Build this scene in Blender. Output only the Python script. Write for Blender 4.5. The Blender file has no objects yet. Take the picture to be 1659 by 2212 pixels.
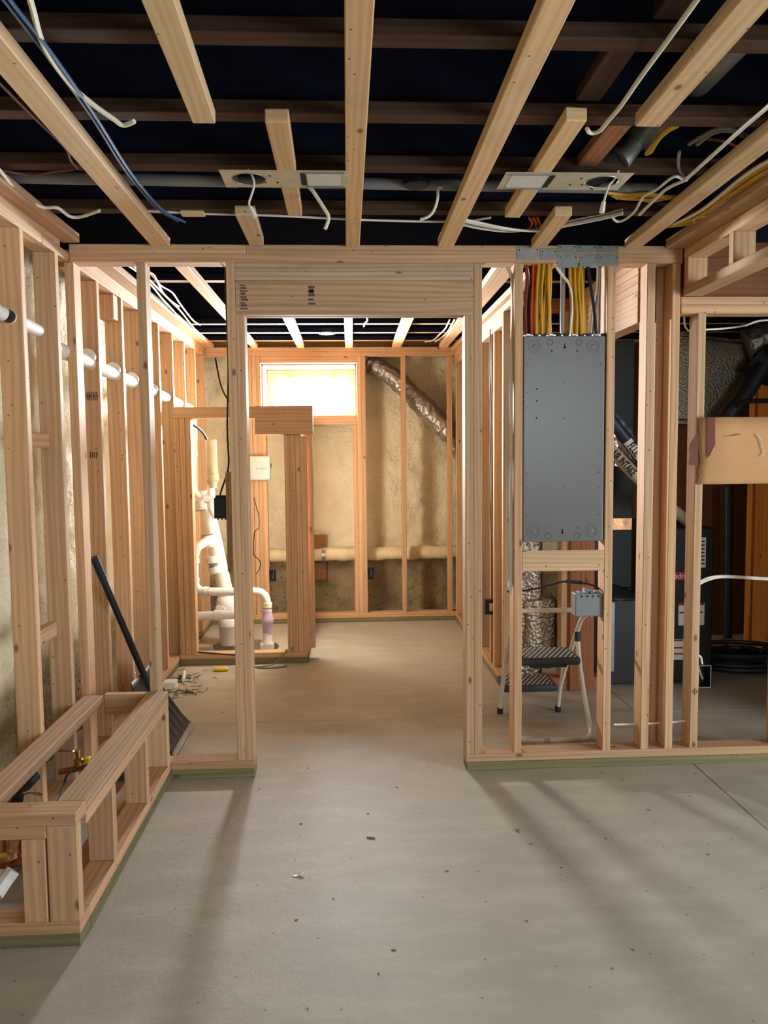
import bpy, bmesh, math, random
from mathutils import Vector, Matrix, noise
random.seed(7)
scene = bpy.context.scene
COL = scene.collection

# ------------------------------------------------------------------ camera
F_PX, W_PX, H_PX = 1675.0, 1659.0, 2212.0
CAM = Vector((0, 0, 1.461))
_y, _p, _r = math.radians(2.765), math.radians(4.28), math.radians(-0.554)
FW = Vector((math.sin(_y)*math.cos(_p), math.cos(_y)*math.cos(_p), -math.sin(_p)))
_rt = Vector((math.cos(_y), -math.sin(_y), 0)); _up = _rt.cross(FW)
RT = _rt*math.cos(_r) + _up*math.sin(_r); UP = -_rt*math.sin(_r) + _up*math.cos(_r)
cd = bpy.data.cameras.new('camera'); cam = bpy.data.objects.new('camera', cd); COL.objects.link(cam)
cd.sensor_fit = 'VERTICAL'; cd.sensor_height = 36; cd.sensor_width = 36*W_PX/H_PX
cd.lens = F_PX/H_PX*36; cd.clip_start = 0.02
M3 = Matrix((RT, UP, -FW)).transposed()
cam.matrix_world = Matrix.Translation(CAM) @ M3.to_4x4()
scene.camera = cam

def P(px, py, X=None, Y=None, Z=None):
    """point of the room, on the plane X=, Y= or Z=, that the photograph shows at this pixel"""
    d = FW + RT*((px-W_PX/2)/F_PX) - UP*((py-H_PX/2)/F_PX)
    t = (X-CAM.x)/d.x if X is not None else (Y-CAM.y)/d.y if Y is not None else (Z-CAM.z)/d.z
    return CAM + d*t

# ------------------------------------------------------------------ light
world = bpy.data.worlds.new('daylight'); scene.world = world; world.use_nodes = True
bg = world.node_tree.nodes['Background']; bg.inputs[0].default_value = (0.78, 0.90, 1.0, 1); bg.inputs[1].default_value = 2.5
def area(name, loc, direction, sx, sy, power, color):
    l = bpy.data.lights.new(name, 'AREA'); l.shape = 'RECTANGLE'; l.size = sx; l.size_y = sy
    l.energy = power; l.color = color
    o = bpy.data.objects.new(name, l); COL.objects.link(o); o.location = loc
    o.rotation_euler = Vector(direction).to_track_quat('-Z', 'Y').to_euler(); return o
area('daylight_far_window', (-0.31, 7.34, 2.06), (0.05, -1, -0.12), 0.78, 0.44, 720, (0.95, 0.985, 1.0))
area('daylight_back_window', (2.2, -2.9, 1.95), (-0.15, 1, -0.12), 1.3, 0.7, 36, (0.80, 0.90, 1.0))
area('daylight_garden_door', (4.05, 0.9, 1.15), (-1, 0.05, -0.02), 1.7, 1.9, 84, (0.88, 0.95, 1.0))
scene.view_settings.view_transform = 'Standard'; scene.view_settings.look = 'None'
scene.view_settings.gamma = 1.0; scene.view_settings.use_curve_mapping = False
scene.view_settings.exposure = 0.55

# ------------------------------------------------------------------ materials
def srgb(r, g, b):
    f = lambda c: (c/255/12.92) if c <= 10 else ((c/255+0.055)/1.055)**2.4
    return (f(r), f(g), f(b), 1)
class NT:
    def __init__(s, name):
        s.m = bpy.data.materials.new(name); s.m.use_nodes = True; s.t = s.m.node_tree
        s.b = s.t.nodes['Principled BSDF']
    def n(s, typ, **kw):
        o = s.t.nodes.new(typ)
        for k, v in kw.items(): setattr(o, k, v)
        return o
    def l(s, a, b): s.t.links.new(a, b)
    def mix(s, fac, a, b, blend='MIX'):
        o = s.n('ShaderNodeMix', data_type='RGBA', blend_type=blend)
        for k, v in ((0, fac), (6, a), (7, b)):
            if hasattr(v, 'is_linked'): s.l(v, o.inputs[k])
            else: o.inputs[k].default_value = v
        return o.outputs[2]
    def math(s, op, a, b=None, c=None):
        o = s.n('ShaderNodeMath', operation=op)
        for k, v in enumerate((a, b, c)):
            if v is None: continue
            if hasattr(v, 'is_linked'): s.l(v, o.inputs[k])
            else: o.inputs[k].default_value = v
        return o.outputs[0]
    def ramp(s, fac, p0, p1, c0=(0, 0, 0, 1), c1=(1, 1, 1, 1)):
        o = s.n('ShaderNodeValToRGB'); e = o.color_ramp.elements
        e[0].position = p0; e[1].position = p1; e[0].color = c0; e[1].color = c1
        s.l(fac, o.inputs[0]); return o.outputs[0]
    def noise(s, vec, scale, detail=4, rough=0.55, dim='3D'):
        o = s.n('ShaderNodeTexNoise', noise_dimensions=dim)
        o.inputs['Scale'].default_value = scale; o.inputs['Detail'].default_value = detail; o.inputs['Roughness'].default_value = rough
        if vec is not None: s.l(vec, o.inputs['Vector'])
        return o.outputs[0]
    def mapping(s, vec, scale, loc=(0, 0, 0)):
        o = s.n('ShaderNodeMapping'); o.inputs['Scale'].default_value = scale; o.inputs['Location'].default_value = loc
        s.l(vec, o.inputs[0]); return o.outputs[0]
    def bump(s, h, strength, dist=0.01):
        o = s.n('ShaderNodeBump'); o.inputs['Strength'].default_value = strength; o.inputs['Distance'].default_value = dist
        s.l(h, o.inputs['Height']); s.l(o.outputs[0], s.b.inputs['Normal'])
    def color(s, c):
        if hasattr(c, 'is_linked'): s.l(c, s.b.inputs['Base Color'])
        else: s.b.inputs['Base Color'].default_value = c
    def rough(s, v, spec=None, metal=None):
        if hasattr(v, 'is_linked'): s.l(v, s.b.inputs['Roughness'])
        else: s.b.inputs['Roughness'].default_value = v
        if spec is not None: s.b.inputs['Specular IOR Level'].default_value = spec
        if metal is not None: s.b.inputs['Metallic'].default_value = metal

def wood(name, light, dark, knot=(0.09, 0.04, 0.02, 1), tintA=(1, 1, 1, 1), tintB=(1, 0.85, 0.72, 1), grain=1.0, dirt=0.0):
    t = NT(name)
    uv = t.n('ShaderNodeTexCoord').outputs['UV']
    oi = t.n('ShaderNodeObjectInfo').outputs['Random']
    cx = t.n('ShaderNodeCombineXYZ'); t.l(t.math('MULTIPLY', oi, 37.0), cx.inputs[0]); t.l(t.math('MULTIPLY', oi, 91.0), cx.inputs[1])
    va = t.n('ShaderNodeVectorMath', operation='ADD'); t.l(uv, va.inputs[0]); t.l(cx.outputs[0], va.inputs[1]); v = va.outputs[0]
    warp = t.noise(t.mapping(v, (1.2, 6, 1)), 1.0, 2)
    g1 = t.noise(t.mapping(v, (0.9, 55, 1)), 1.0, 5, 0.6)
    w = t.n('ShaderNodeTexWave', wave_type='BANDS', bands_direction='Y'); w.inputs['Scale'].default_value = 13; w.inputs['Distortion'].default_value = 11
    w.inputs['Detail'].default_value = 2; w.inputs['Detail Scale'].default_value = 0.6
    t.l(t.mapping(v, (0.10, 1, 1)), w.inputs['Vector'])
    fac = t.math('MULTIPLY_ADD', w.outputs[1], 0.22*grain, t.math('MULTIPLY', g1, 0.85*grain))
    c = t.mix(t.ramp(fac, 0.25, 0.95), light, dark)
    vo = t.n('ShaderNodeTexVoronoi', voronoi_dimensions='2D'); vo.inputs['Scale'].default_value = 4.2
    t.l(t.mapping(v, (0.55, 1, 1)), vo.inputs['Vector'])
    km = t.ramp(vo.outputs['Distance'], 0.022, 0.05, (1, 1, 1, 1), (0, 0, 0, 1))
    km = t.math('MULTIPLY', km, t.ramp(vo.outputs['Color'], 0.35, 0.45))
    c = t.mix(t.math('MULTIPLY', km, 0.75), c, knot)
    vn = t.n('ShaderNodeTexVoronoi', voronoi_dimensions='2D'); vn.inputs['Scale'].default_value = 11; t.l(v, vn.inputs['Vector'])
    nm = t.math('MULTIPLY', t.ramp(vn.outputs['Distance'], 0.025, 0.05, (1, 1, 1, 1), (0, 0, 0, 1)), t.ramp(vn.outputs['Color'], 0.55, 0.6))
    c = t.mix(t.math('MULTIPLY', nm, 0.8), c, (0.05, 0.03, 0.02, 1))
    r2 = t.math('FRACT', t.math('MULTIPLY', oi, 17.31))
    c = t.mix(1.0, c, t.mix(r2, tintA, tintB), 'MULTIPLY')
    r3 = t.math('FRACT', t.math('MULTIPLY', oi, 71.7))
    c = t.mix(1.0, c, t.ramp(r3, 0, 1, (0.80, 0.80, 0.80, 1), (1.05, 1.05, 1.05, 1)), 'MULTIPLY')
    if dirt:
        d = t.ramp(t.noise(t.mapping(v, (2.2, 7, 1)), 1.0, 6, 0.65), 0.52, 0.78)
        c = t.mix(t.math('MULTIPLY', d, dirt), c, (0.10, 0.08, 0.06, 1))
    t.color(c); t.rough(0.72, 0.25); t.bump(fac, 0.08, 0.002)
    return t.m
def plain(name, c, rough=0.5, metal=0.0, spec=0.4, var=0.12, scale=9.0, bump=0.0):
    t = NT(name); co = t.n('ShaderNodeTexCoord').outputs['Object']
    nz = t.noise(co, scale, 5)
    lo = tuple(x*(1-var) for x in c[:3])+(1,); hi = tuple(min(1, x*(1+var)) for x in c[:3])+(1,)
    t.color(t.mix(t.ramp(nz, 0.3, 0.7), lo, hi)); t.rough(rough, spec, metal)
    if bump: t.bump(t.noise(co, scale*6, 4), bump, 0.003)
    return t.m

M = {}
M['wood'] = wood('spruce_lumber', srgb(220, 188, 150), srgb(178, 137, 100), tintA=(1.0, 0.98, 0.93, 1), tintB=(0.97, 0.85, 0.78, 1), dirt=0.10)
M['wood_grey'] = wood('weathered_spruce_lumber', srgb(205, 182, 152), srgb(150, 122, 92), dirt=0.35)
M['strip'] = wood('furring_lumber', srgb(240, 214, 174), srgb(208, 170, 124), dirt=0.18)
M['treated'] = wood('treated_green_lumber', srgb(142, 134, 96), srgb(100, 93, 62), tintB=(0.95, 0.95, 0.88, 1), dirt=0.2)
M['joist'] = wood('dark_joist_flange', srgb(92, 64, 46), srgb(52, 36, 28), tintB=(0.8, 0.75, 0.8, 1), dirt=0.4)
M['redwood'] = wood('reddish_blocking', srgb(172, 118, 82), srgb(122, 78, 52), dirt=0.2)
M['ply'] = wood('orange_plywood', srgb(232, 164, 80), srgb(164, 100, 38), grain=1.3)
M['brownply'] = wood('dark_brown_panel', srgb(136, 92, 58), srgb(92, 60, 40))
M['patch'] = wood('plywood_patch', srgb(176, 128, 82), srgb(130, 88, 52), dirt=0.3)
M['web'] = plain('dark_joist_web', (0.010, 0.012, 0.026, 1), 0.9, spec=0.1)  # near-black base colour, also on the back room flange sides
M['subfloor'] = plain('dark_subfloor', (0.010, 0.013, 0.036, 1), 0.9, spec=0.1)  # near-black base colour with a slight blue
M['pvc'] = plain('white_pvc', srgb(232, 230, 222), 0.32, spec=0.5, var=0.04)
M['pvc_grey'] = plain('grey_pvc_in_ceiling', srgb(120, 118, 116), 0.5, var=0.1)
M['primer'] = plain('purple_primer', srgb(150, 90, 150), 0.5)
M['lilac'] = plain('lilac_coupling_rubber', srgb(196, 182, 204), 0.55, var=0.08)
M['galv'] = plain('galvanized_steel', srgb(150, 152, 148), 0.42, metal=0.75, var=0.2, scale=30)
M['galv_warm'] = plain('galvanized_plate', srgb(205, 196, 168), 0.45, metal=0.35, var=0.12, scale=14)
M['panel'] = plain('grey_enamelled_steel', srgb(101, 99, 95), 0.33, metal=0.0, spec=0.6, var=0.03, scale=60, bump=0.03)
M['panel_dark'] = plain('pressed_ring_edge', srgb(84, 86, 88), 0.4, spec=0.5, var=0.03)
M['hole'] = plain('dark_hole', (0.004, 0.004, 0.005, 1), 0.9)
M['romex_white'] = plain('white_cable', srgb(226, 218, 200), 0.45, var=0.06)
M['romex_yellow'] = plain('yellow_cable', srgb(194, 144, 22), 0.38, spec=0.6, var=0.15)
M['romex_orange'] = plain('orange_cable', srgb(196, 78, 30), 0.42, var=0.1)
M['romex_grey'] = plain('grey_cable', srgb(118, 112, 106), 0.5, var=0.1)
M['cable_black'] = plain('black_cable', srgb(26, 26, 28), 0.45)
M['cable_blue'] = plain('blue_cable', srgb(52, 92, 132), 0.45)
M['cable_red'] = plain('dark_red_cable', srgb(120, 52, 44), 0.5)
M['black'] = plain('black_plastic', srgb(32, 33, 36), 0.5, var=0.2)
M['black_metal'] = plain('black_sheet_metal', srgb(21, 22, 21), 0.6, metal=0.2, var=0.15)
M['navy'] = plain('dark_blue_plastic', srgb(30, 40, 62), 0.4)
M['grey_plastic'] = plain('grey_outlet_box', srgb(124, 127, 126), 0.45, var=0.06)
M['white_box'] = plain('white_enclosure', srgb(186, 198, 192), 0.4, var=0.03)
M['stool'] = plain('cream_painted_tube', srgb(214, 204, 184), 0.35, spec=0.5, var=0.05)
M['tread'] = plain('dark_grey_tread', srgb(56, 57, 60), 0.6)
M['tread_rib'] = plain('pale_tread_ribs', srgb(168, 158, 146), 0.7)
M['card'] = plain('cardboard', srgb(196, 148, 104), 0.85, spec=0.1, var=0.07, scale=4)
M['card_dark'] = plain('torn_and_shaded_cardboard', srgb(120, 78, 66), 0.9, spec=0.1)  # for the torn flap and the painted shadow of the fold
M['yellow'] = plain('yellow_handle', srgb(228, 188, 20), 0.35, spec=0.6)
M['steel'] = plain('bright_steel', srgb(200, 198, 190), 0.25, metal=0.9)
M['copper'] = plain('copper_pipe', srgb(158, 92, 60), 0.35, metal=0.9, var=0.2)
M['brass'] = plain('brass_fitting', srgb(190, 150, 80), 0.3, metal=0.85)
M['paper'] = plain('white_sticker', srgb(214, 208, 198), 0.7, var=0.04)
M['red'] = plain('red_print', srgb(150, 34, 40), 0.6)
M['ink'] = plain('black_ink', srgb(28, 26, 26), 0.8)
M['stamp'] = plain('faded_grade_stamp', srgb(96, 74, 60), 0.9, var=0.25, scale=60)
M['intake'] = plain('buff_pvc', srgb(176, 160, 130), 0.4)
M['chip'] = plain('wood_chip', srgb(150, 112, 70), 0.9)
M['sawdust'] = plain('sawdust', srgb(178, 168, 144), 0.95, spec=0.1, bump=0.6, scale=40)
M['vinyl'] = plain('white_window_vinyl', srgb(186, 186, 176), 0.4, var=0.03)
t = NT('window_glass'); tr = t.n('ShaderNodeBsdfTransparent'); gl = t.n('ShaderNodeBsdfGlossy'); gl.inputs['Roughness'].default_value = 0.02; mx = t.n('ShaderNodeMixShader'); mx.inputs[0].default_value = 0.06
t.l(tr.outputs[0], mx.inputs[1]); t.l(gl.outputs[0], mx.inputs[2]); t.l(mx.outputs[0], t.t.nodes['Material Output'].inputs[0]); M['glass'] = t.m
def foil(name, c, strength, scale, rough=0.3):
    t = NT(name); co = t.n('ShaderNodeTexCoord').outputs['Object']
    vo = t.n('ShaderNodeTexVoronoi', feature='SMOOTH_F1'); vo.inputs['Scale'].default_value = scale; t.l(co, vo.inputs['Vector'])
    t.color(c); t.rough(rough, 0.5, 0.8); t.bump(t.math('ADD', vo.outputs['Distance'], t.noise(co, scale*0.6, 5)), strength, 0.02); return t.m
M['foil'] = foil('silver_foil_duct_wrap', srgb(168, 162, 152), 0.6, 30, 0.36)
M['bubble'] = foil('bubble_foil_insulation', srgb(172, 158, 142), 0.6, 55)
M['foil_dark'] = foil('dull_bubble_foil', srgb(128, 116, 94), 0.22, 110, 0.42)
M['tape'] = foil('copper_toned_foil_tape', srgb(176, 130, 92), 0.2, 12)
# concrete slab
t = NT('concrete_slab'); co = t.n('ShaderNodeTexCoord').outputs['Object']
big = t.noise(co, 0.9, 5, 0.6); fine = t.noise(co, 26, 6, 0.65); mid = t.noise(t.mapping(co, (2.0, 5.0, 1)), 1.6, 6, 0.6)
c = t.mix(t.ramp(big, 0.3, 0.72), srgb(142, 145, 149), srgb(172, 174, 177))
c = t.mix(t.math('MULTIPLY', t.ramp(mid, 0.46, 0.66), 0.6), c, srgb(190, 190, 187))
c = t.mix(t.math('MULTIPLY', t.ramp(fine, 0.55, 0.8), 0.25), c, srgb(112, 110, 104))
# pale trowel swirls; warm bounce light painted in as tan towards the far room
sx = t.n('ShaderNodeSeparateXYZ'); t.l(co, sx.inputs[0])
tan = t.math('MULTIPLY', t.ramp(t.math('MULTIPLY_ADD', mid, 1.6, t.math('MULTIPLY', sx.outputs[1], 0.55)), 0.0, 1.0), 1.0)
tanf = t.math('MULTIPLY', t.ramp(t.math('ADD', t.math('MULTIPLY', sx.outputs[1], 0.42), t.math('MULTIPLY', mid, 1.3)), 2.55/3.6, 1.0), 0.45)
c = t.mix(tanf, c, srgb(186, 170, 130))
vo = t.n('ShaderNodeTexVoronoi', voronoi_dimensions='2D'); vo.inputs['Scale'].default_value = 6.5; t.l(co, vo.inputs['Vector'])
sp = t.math('MULTIPLY', t.ramp(vo.outputs['Distance'], 0.012, 0.035, (1, 1, 1, 1), (0, 0, 0, 1)), t.ramp(vo.outputs['Color'], 0.5, 0.56))
c = t.mix(t.math('MULTIPLY', sp, 0.65), c, srgb(86, 76, 66))
t.color(c); t.rough(t.math('MULTIPLY_ADD', big, 0.25, 0.42), 0.35); t.bump(t.math('ADD', fine, t.math('MULTIPLY', mid, 0.5)), 0.2, 0.008); M['concrete'] = t.m
# spray foam over a bare, mud stained foot
t = NT('spray_foam_wall'); co = t.n('ShaderNodeTexCoord').outputs['Object']
big = t.noise(co, 2.2, 5, 0.6); lump = t.noise(co, 11, 6, 0.6)
c = t.mix(t.ramp(big, 0.3, 0.75), srgb(241, 232, 202), srgb(224, 211, 174))
c = t.mix(t.math('MULTIPLY', t.ramp(lump, 0.5, 0.8), 0.35), c, srgb(248, 243, 224))
sx = t.n('ShaderNodeSeparateXYZ'); t.l(co, sx.inputs[0])
lowm = t.ramp(t.math('ADD', sx.outputs[2], t.math('MULTIPLY', big, 0.25)), 0.60, 0.70, (1, 1, 1, 1), (0, 0, 0, 1))
cc = t.mix(t.ramp(t.noise(co, 5, 6, 0.65), 0.35, 0.7), srgb(128, 112, 86), srgb(172, 154, 118))
vo = t.n('ShaderNodeTexVoronoi'); vo.inputs['Scale'].default_value = 17; t.l(t.mapping(co, (1, 1, 1.7)), vo.inputs['Vector'])
spk = t.math('MULTIPLY', t.ramp(vo.outputs['Distance'], 0.12, 0.28, (1, 1, 1, 1), (0, 0, 0, 1)), t.ramp(t.noise(co, 3.0, 3), 0.52, 0.60))
cc = t.mix(t.math('MULTIPLY', spk, 0.8), cc, srgb(62, 48, 40))
t.color(t.mix(lowm, c, cc)); t.rough(0.7, 0.25); t.bump(t.math('MULTIPLY_ADD', lump, 1.0, t.math('MULTIPLY', t.noise(co, 34, 4), 0.35)), 1.0, 0.035); M['foam'] = t.m
M['foam_clean'] = plain('foam_coat', srgb(222, 206, 164), 0.75, var=0.15, scale=7, bump=0.5)
M['shellwall'] = plain('bare_foundation_wall', srgb(176, 166, 146), 0.9, var=0.1, scale=3)

# ------------------------------------------------------------------ mesh helpers
def wloc(o):
    v = Vector((0, 0, 0))
    while o is not None: v = v + o.location; o = o.parent
    return v
def obj(name, bm, mat, parent=None, smooth=False):
    """one mesh object; its vertices are given in room coordinates"""
    me = bpy.data.meshes.new(name)
    bmesh.ops.recalc_face_normals(bm, faces=bm.faces)
    if parent is None:
        lo = Vector([min(v.co[k] for v in bm.verts) for k in range(3)]); hi = Vector([max(v.co[k] for v in bm.verts) for k in range(3)])
        org = Vector(((lo.x+hi.x)/2, (lo.y+hi.y)/2, lo.z))
        if not isinstance(mat, list) and mat in (M['concrete'], M['foam']): org = Vector((0, 0, 0))
    else: org = wloc(parent)
    bmesh.ops.translate(bm, verts=bm.verts, vec=-org)
    if smooth:
        for f in bm.faces: f.smooth = True
    bm.to_mesh(me); bm.free()
    for m in (mat if isinstance(mat, (list, tuple)) else [mat]): me.materials.append(m)
    o = bpy.data.objects.new(name, me); COL.objects.link(o)
    if parent is None: o.location = org
    else: o.parent = parent
    if smooth:
        try: me.set_sharp_from_angle(angle=math.radians(40))
        except Exception: pass
    return o
def tag(o, label, cat, group=None, kind=None):
    if label: o['label'] = label
    if cat: o['category'] = cat
    if group: o['group'] = group
    if kind: o['kind'] = kind
    return o
def thing(name, label, cat, loc, group=None, kind=None):
    o = bpy.data.objects.new(name, None); COL.objects.link(o); o.location = loc; o.empty_display_size = 0.05
    return tag(o, label, cat, group, kind)
def B(): return bmesh.new()
def _uv(bm, faces, axis, mtx=None):
    lay = bm.loops.layers.uv.verify(); ru, rv = random.uniform(0, 20), random.uniform(0, 20)
    for f in faces:
        n = f.normal if mtx is None else (mtx.inverted().to_3x3() @ f.normal)
        k = max(range(3), key=lambda i: abs(n[i]))
        for lp in f.loops:
            c = lp.vert.co if mtx is None else (mtx.inverted() @ lp.vert.co)
            if k == axis:
                a, b = [i for i in range(3) if i != axis]; u, v = c[a], c[b]
            else:
                b = [i for i in range(3) if i not in (axis, k)][0]; u, v = c[axis], c[b]
            lp[lay].uv = (u+ru, v+rv+k*0.37)
def board(bm, x0, x1, y0, y1, z0, z1, bev=0.0025, mtx=None):
    lo = Vector((min(x0, x1), min(y0, y1), min(z0, z1))); hi = Vector((max(x0, x1), max(y0, y1), max(z0, z1)))
    s = hi-lo; ax = max(range(3), key=lambda i: s[i])
    r = bmesh.ops.create_cube(bm, size=1.0, matrix=Matrix.Translation((lo+hi)/2) @ Matrix.Diagonal((*s, 1)))
    vs = r['verts']
    if bev:
        es = list({e for v in vs for e in v.link_edges})
        rr = bmesh.ops.bevel(bm, geom=es, offset=min(bev, min(s)*0.3), segments=1, affect='EDGES', profile=0.5)
        fs = list({f for v in rr['verts'] for f in v.link_faces}); vs = list({v for f in fs for v in f.verts})
    else: fs = list({f for v in vs for f in v.link_faces})
    bm.normal_update(); _uv(bm, fs, ax)
    if mtx is not None: bmesh.ops.transform(bm, matrix=mtx, verts=vs)
    return bm
def lumber(name, parent, *dims, mat='wood', bev=0.0025, mtx=None):
    bm = B(); board(bm, *dims, bev=bev, mtx=mtx); return obj(name, bm, M[mat], parent)
def beam(bm, a, b, w, h, up=Vector((0, 0, 1))):
    """board from point a to point b, w across and h along up"""
    a = Vector(a); b = Vector(b); d = (b-a); L = d.length; d.normalize()
    s = d.cross(up).normalized(); u = s.cross(d)
    m = Matrix((( d.x, s.x, u.x, (a.x+b.x)/2), (d.y, s.y, u.y, (a.y+b.y)/2), (d.z, s.z, u.z, (a.z+b.z)/2), (0, 0, 0, 1)))
    board(bm, -L/2, L/2, -w/2, w/2, -h/2, h/2, mtx=m); return bm
def smooth_pts(pts, n=6):
    pts = [Vector(p) for p in pts]
    if len(pts) < 3: return pts
    q = [2*pts[0]-pts[1]] + pts + [2*pts[-1]-pts[-2]]; out = []
    for i in range(1, len(q)-2):
        p0, p1, p2, p3 = q[i-1:i+3]
        for k in range(n):
            s = k/n; out.append(0.5*((2*p1)+(p2-p0)*s+(2*p0-5*p1+4*p2-p3)*s*s+(3*p1-p0-3*p2+p3)*s**3))
    out.append(pts[-1]); return out
def tube(bm, pts, r, seg=8, sm=6, flat=1.0, radii=None):
    p = smooth_pts(pts, sm) if sm else [Vector(x) for x in pts]
    n = len(p); rings = []
    t = (p[1]-p[0]).normalized(); nrm = t.orthogonal().normalized()
    for i in range(n):
        t = (p[min(i+1, n-1)]-p[max(i-1, 0)]).normalized()
        nrm = (nrm - t*nrm.dot(t)).normalized(); bn = t.cross(nrm)
        rr = r if radii is None else radii[min(len(radii)-1, int(i/(n-1)*(len(radii)-1)+0.5))]
        rings.append([bm.verts.new(p[i]+nrm*(rr*math.cos(2*math.pi*k/seg))+bn*(rr*flat*math.sin(2*math.pi*k/seg))) for k in range(seg)])
    for a, b in zip(rings, rings[1:]):
        for k in range(seg): bm.faces.new((a[k], a[(k+1) % seg], b[(k+1) % seg], b[k]))
    bm.faces.new(rings[0][::-1]); bm.faces.new(rings[-1]); return bm
def cyl(bm, a, b, r, seg=20, r2=None):
    a = Vector(a); b = Vector(b); d = (b-a).normalized(); n = d.orthogonal().normalized(); m = d.cross(n); r2 = r if r2 is None else r2
    R = [[bm.verts.new(c+n*(q*math.cos(2*math.pi*k/seg))+m*(q*math.sin(2*math.pi*k/seg))) for k in range(seg)] for c, q in ((a, r), (b, r2))]
    for k in range(seg): bm.faces.new((R[0][k], R[0][(k+1) % seg], R[1][(k+1) % seg], R[1][k]))
    bm.faces.new(R[0][::-1]); bm.faces.new(R[1]); return bm
def lathe(bm, base, axis, prof, seg=24):
    """prof: list of (distance along axis, radius)"""
    base = Vector(base); d = Vector(axis).normalized(); n = d.orthogonal().normalized(); m = d.cross(n); rings = []
    for h, r in prof:
        rings.append([bm.verts.new(base+d*h+n*(r*math.cos(2*math.pi*k/seg))+m*(r*math.sin(2*math.pi*k/seg))) for k in range(seg)])
    for a, b in zip(rings, rings[1:]):
        for k in range(seg): bm.faces.new((a[k], a[(k+1) % seg], b[(k+1) % seg], b[k]))
    bm.faces.new(rings[0][::-1]); bm.faces.new(rings[-1]); return bm
def ring(bm, c, axis, R, r, seg=28, s2=6):
    c = Vector(c); d = Vector(axis).normalized(); n = d.orthogonal().normalized(); m = d.cross(n); rs = []
    for k in range(seg):
        e = n*math.cos(2*math.pi*k/seg)+m*math.sin(2*math.pi*k/seg)
        rs.append([bm.verts.new(c+e*(R+r*math.cos(2*math.pi*j/s2))+d*(r*math.sin(2*math.pi*j/s2))) for j in range(s2)])
    for i in range(seg):
        a, b = rs[i], rs[(i+1) % seg]
        for j in range(s2): bm.faces.new((a[j], a[(j+1) % s2], b[(j+1) % s2], b[j]))
    return bm
def rbox(bm, lo, hi, r, seg=2, mtx=None):
    lo = Vector(lo); hi = Vector(hi)
    v = bmesh.ops.create_cube(bm, size=1.0, matrix=Matrix.Translation((lo+hi)/2) @ Matrix.Diagonal((*(hi-lo), 1)))['verts']
    es = list({e for x in v for e in x.link_edges})
    rr = bmesh.ops.bevel(bm, geom=es, offset=r, segments=seg, affect='EDGES', profile=0.5)
    if mtx is not None:
        bmesh.ops.transform(bm, matrix=mtx, verts=list({x for f in rr['faces'] for x in f.verts} | {x for x in rr['verts']}))
    return bm
def text(name, body, size, mat, parent, origin, xdir, ydir, bold=0.0, sx=1.0):
    cu = bpy.data.curves.new(name, 'FONT'); cu.body = body; cu.size = size; cu.extrude = 0.0004; cu.offset = bold
    cu.align_x = 'CENTER'; cu.align_y = 'CENTER'
    to = bpy.data.objects.new(name, cu); COL.objects.link(to)
    dg = bpy.context.evaluated_depsgraph_get(); me = bpy.data.meshes.new_from_object(to.evaluated_get(dg))
    bpy.data.objects.remove(to); bpy.data.curves.remove(cu)
    me.transform(Matrix.Diagonal((sx, 1, 1, 1)))
    x = Vector(xdir).normalized(); z = x.cross(Vector(ydir)).normalized(); y = z.cross(x)
    o_ = Vector(origin)
    me.transform(Matrix(((x.x, y.x, z.x, o_.x), (x.y, y.y, z.y, o_.y), (x.z, y.z, z.z, o_.z), (0, 0, 0, 1))))
    bm = B(); bm.from_mesh(me); bpy.data.meshes.remove(me); return obj(name, bm, mat, parent)

# ------------------------------------------------------------------ room shell
FL, FR, FB, FF = -1.44, 4.2, -3.0, 7.06       # foundation faces: left, right, behind, far
CUTY, CUTX = 4.18, 1.606
PIT = Vector((-0.80, 5.86)); PITR = 0.27
def slab():
    bm = B(); g = 0.003
    def tile(x0, x1, y0, y1, hole=False):
        if not hole:
            v = [bm.verts.new(c) for c in ((x0, y0, 0), (x1, y0, 0), (x1, y1, 0), (x0, y1, 0))]; bm.faces.new(v)
        else:
            o = [bm.verts.new(c) for c in ((x0, y0, 0), (x1, y0, 0), (x1, y1, 0), (x0, y1, 0))]
            c = [bm.verts.new((PIT.x+PITR*math.cos(a), PIT.y+PITR*math.sin(a), 0)) for a in [2*math.pi*k/40 for k in range(40)]]
            es = [bm.edges.new((l[i], l[(i+1) % len(l)])) for l in (o, c) for i in range(len(l))]
            bmesh.ops.triangle_fill(bm, use_beauty=True, use_dissolve=False, edges=es)
            d = [bm.verts.new((v.co.x, v.co.y, -0.30)) for v in c]
            for i in range(40): bm.faces.new((c[i], c[(i+1) % 40], d[(i+1) % 40], d[i]))
            bm.faces.new(d)
            v = o
        q = [bm.verts.new((w.co.x, w.co.y, -0.02)) for w in v]
        for i in range(4): bm.faces.new((v[i], v[(i+1) % 4], q[(i+1) % 4], q[i]))
    tile(FL, CUTX-g, FB, CUTY-g); tile(CUTX+g, FR, FB, CUTY-g)
    tile(FL, CUTX-g, CUTY+g, FF+0.2, True); tile(CUTX+g, FR, CUTY+g, FF+0.2)
    for x0, x1, y0, y1 in ((FL, FR, CUTY-g, CUTY+g), (CUTX-g, CUTX+g, FB, FF)):
        bm.faces.new([bm.verts.new(c) for c in ((x0, y0, -0.018), (x1, y0, -0.018), (x1, y1, -0.018), (x0, y1, -0.018))])
    o = obj('floor', bm, M['concrete']); o['kind'] = 'structure'; return o
slab()
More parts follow.
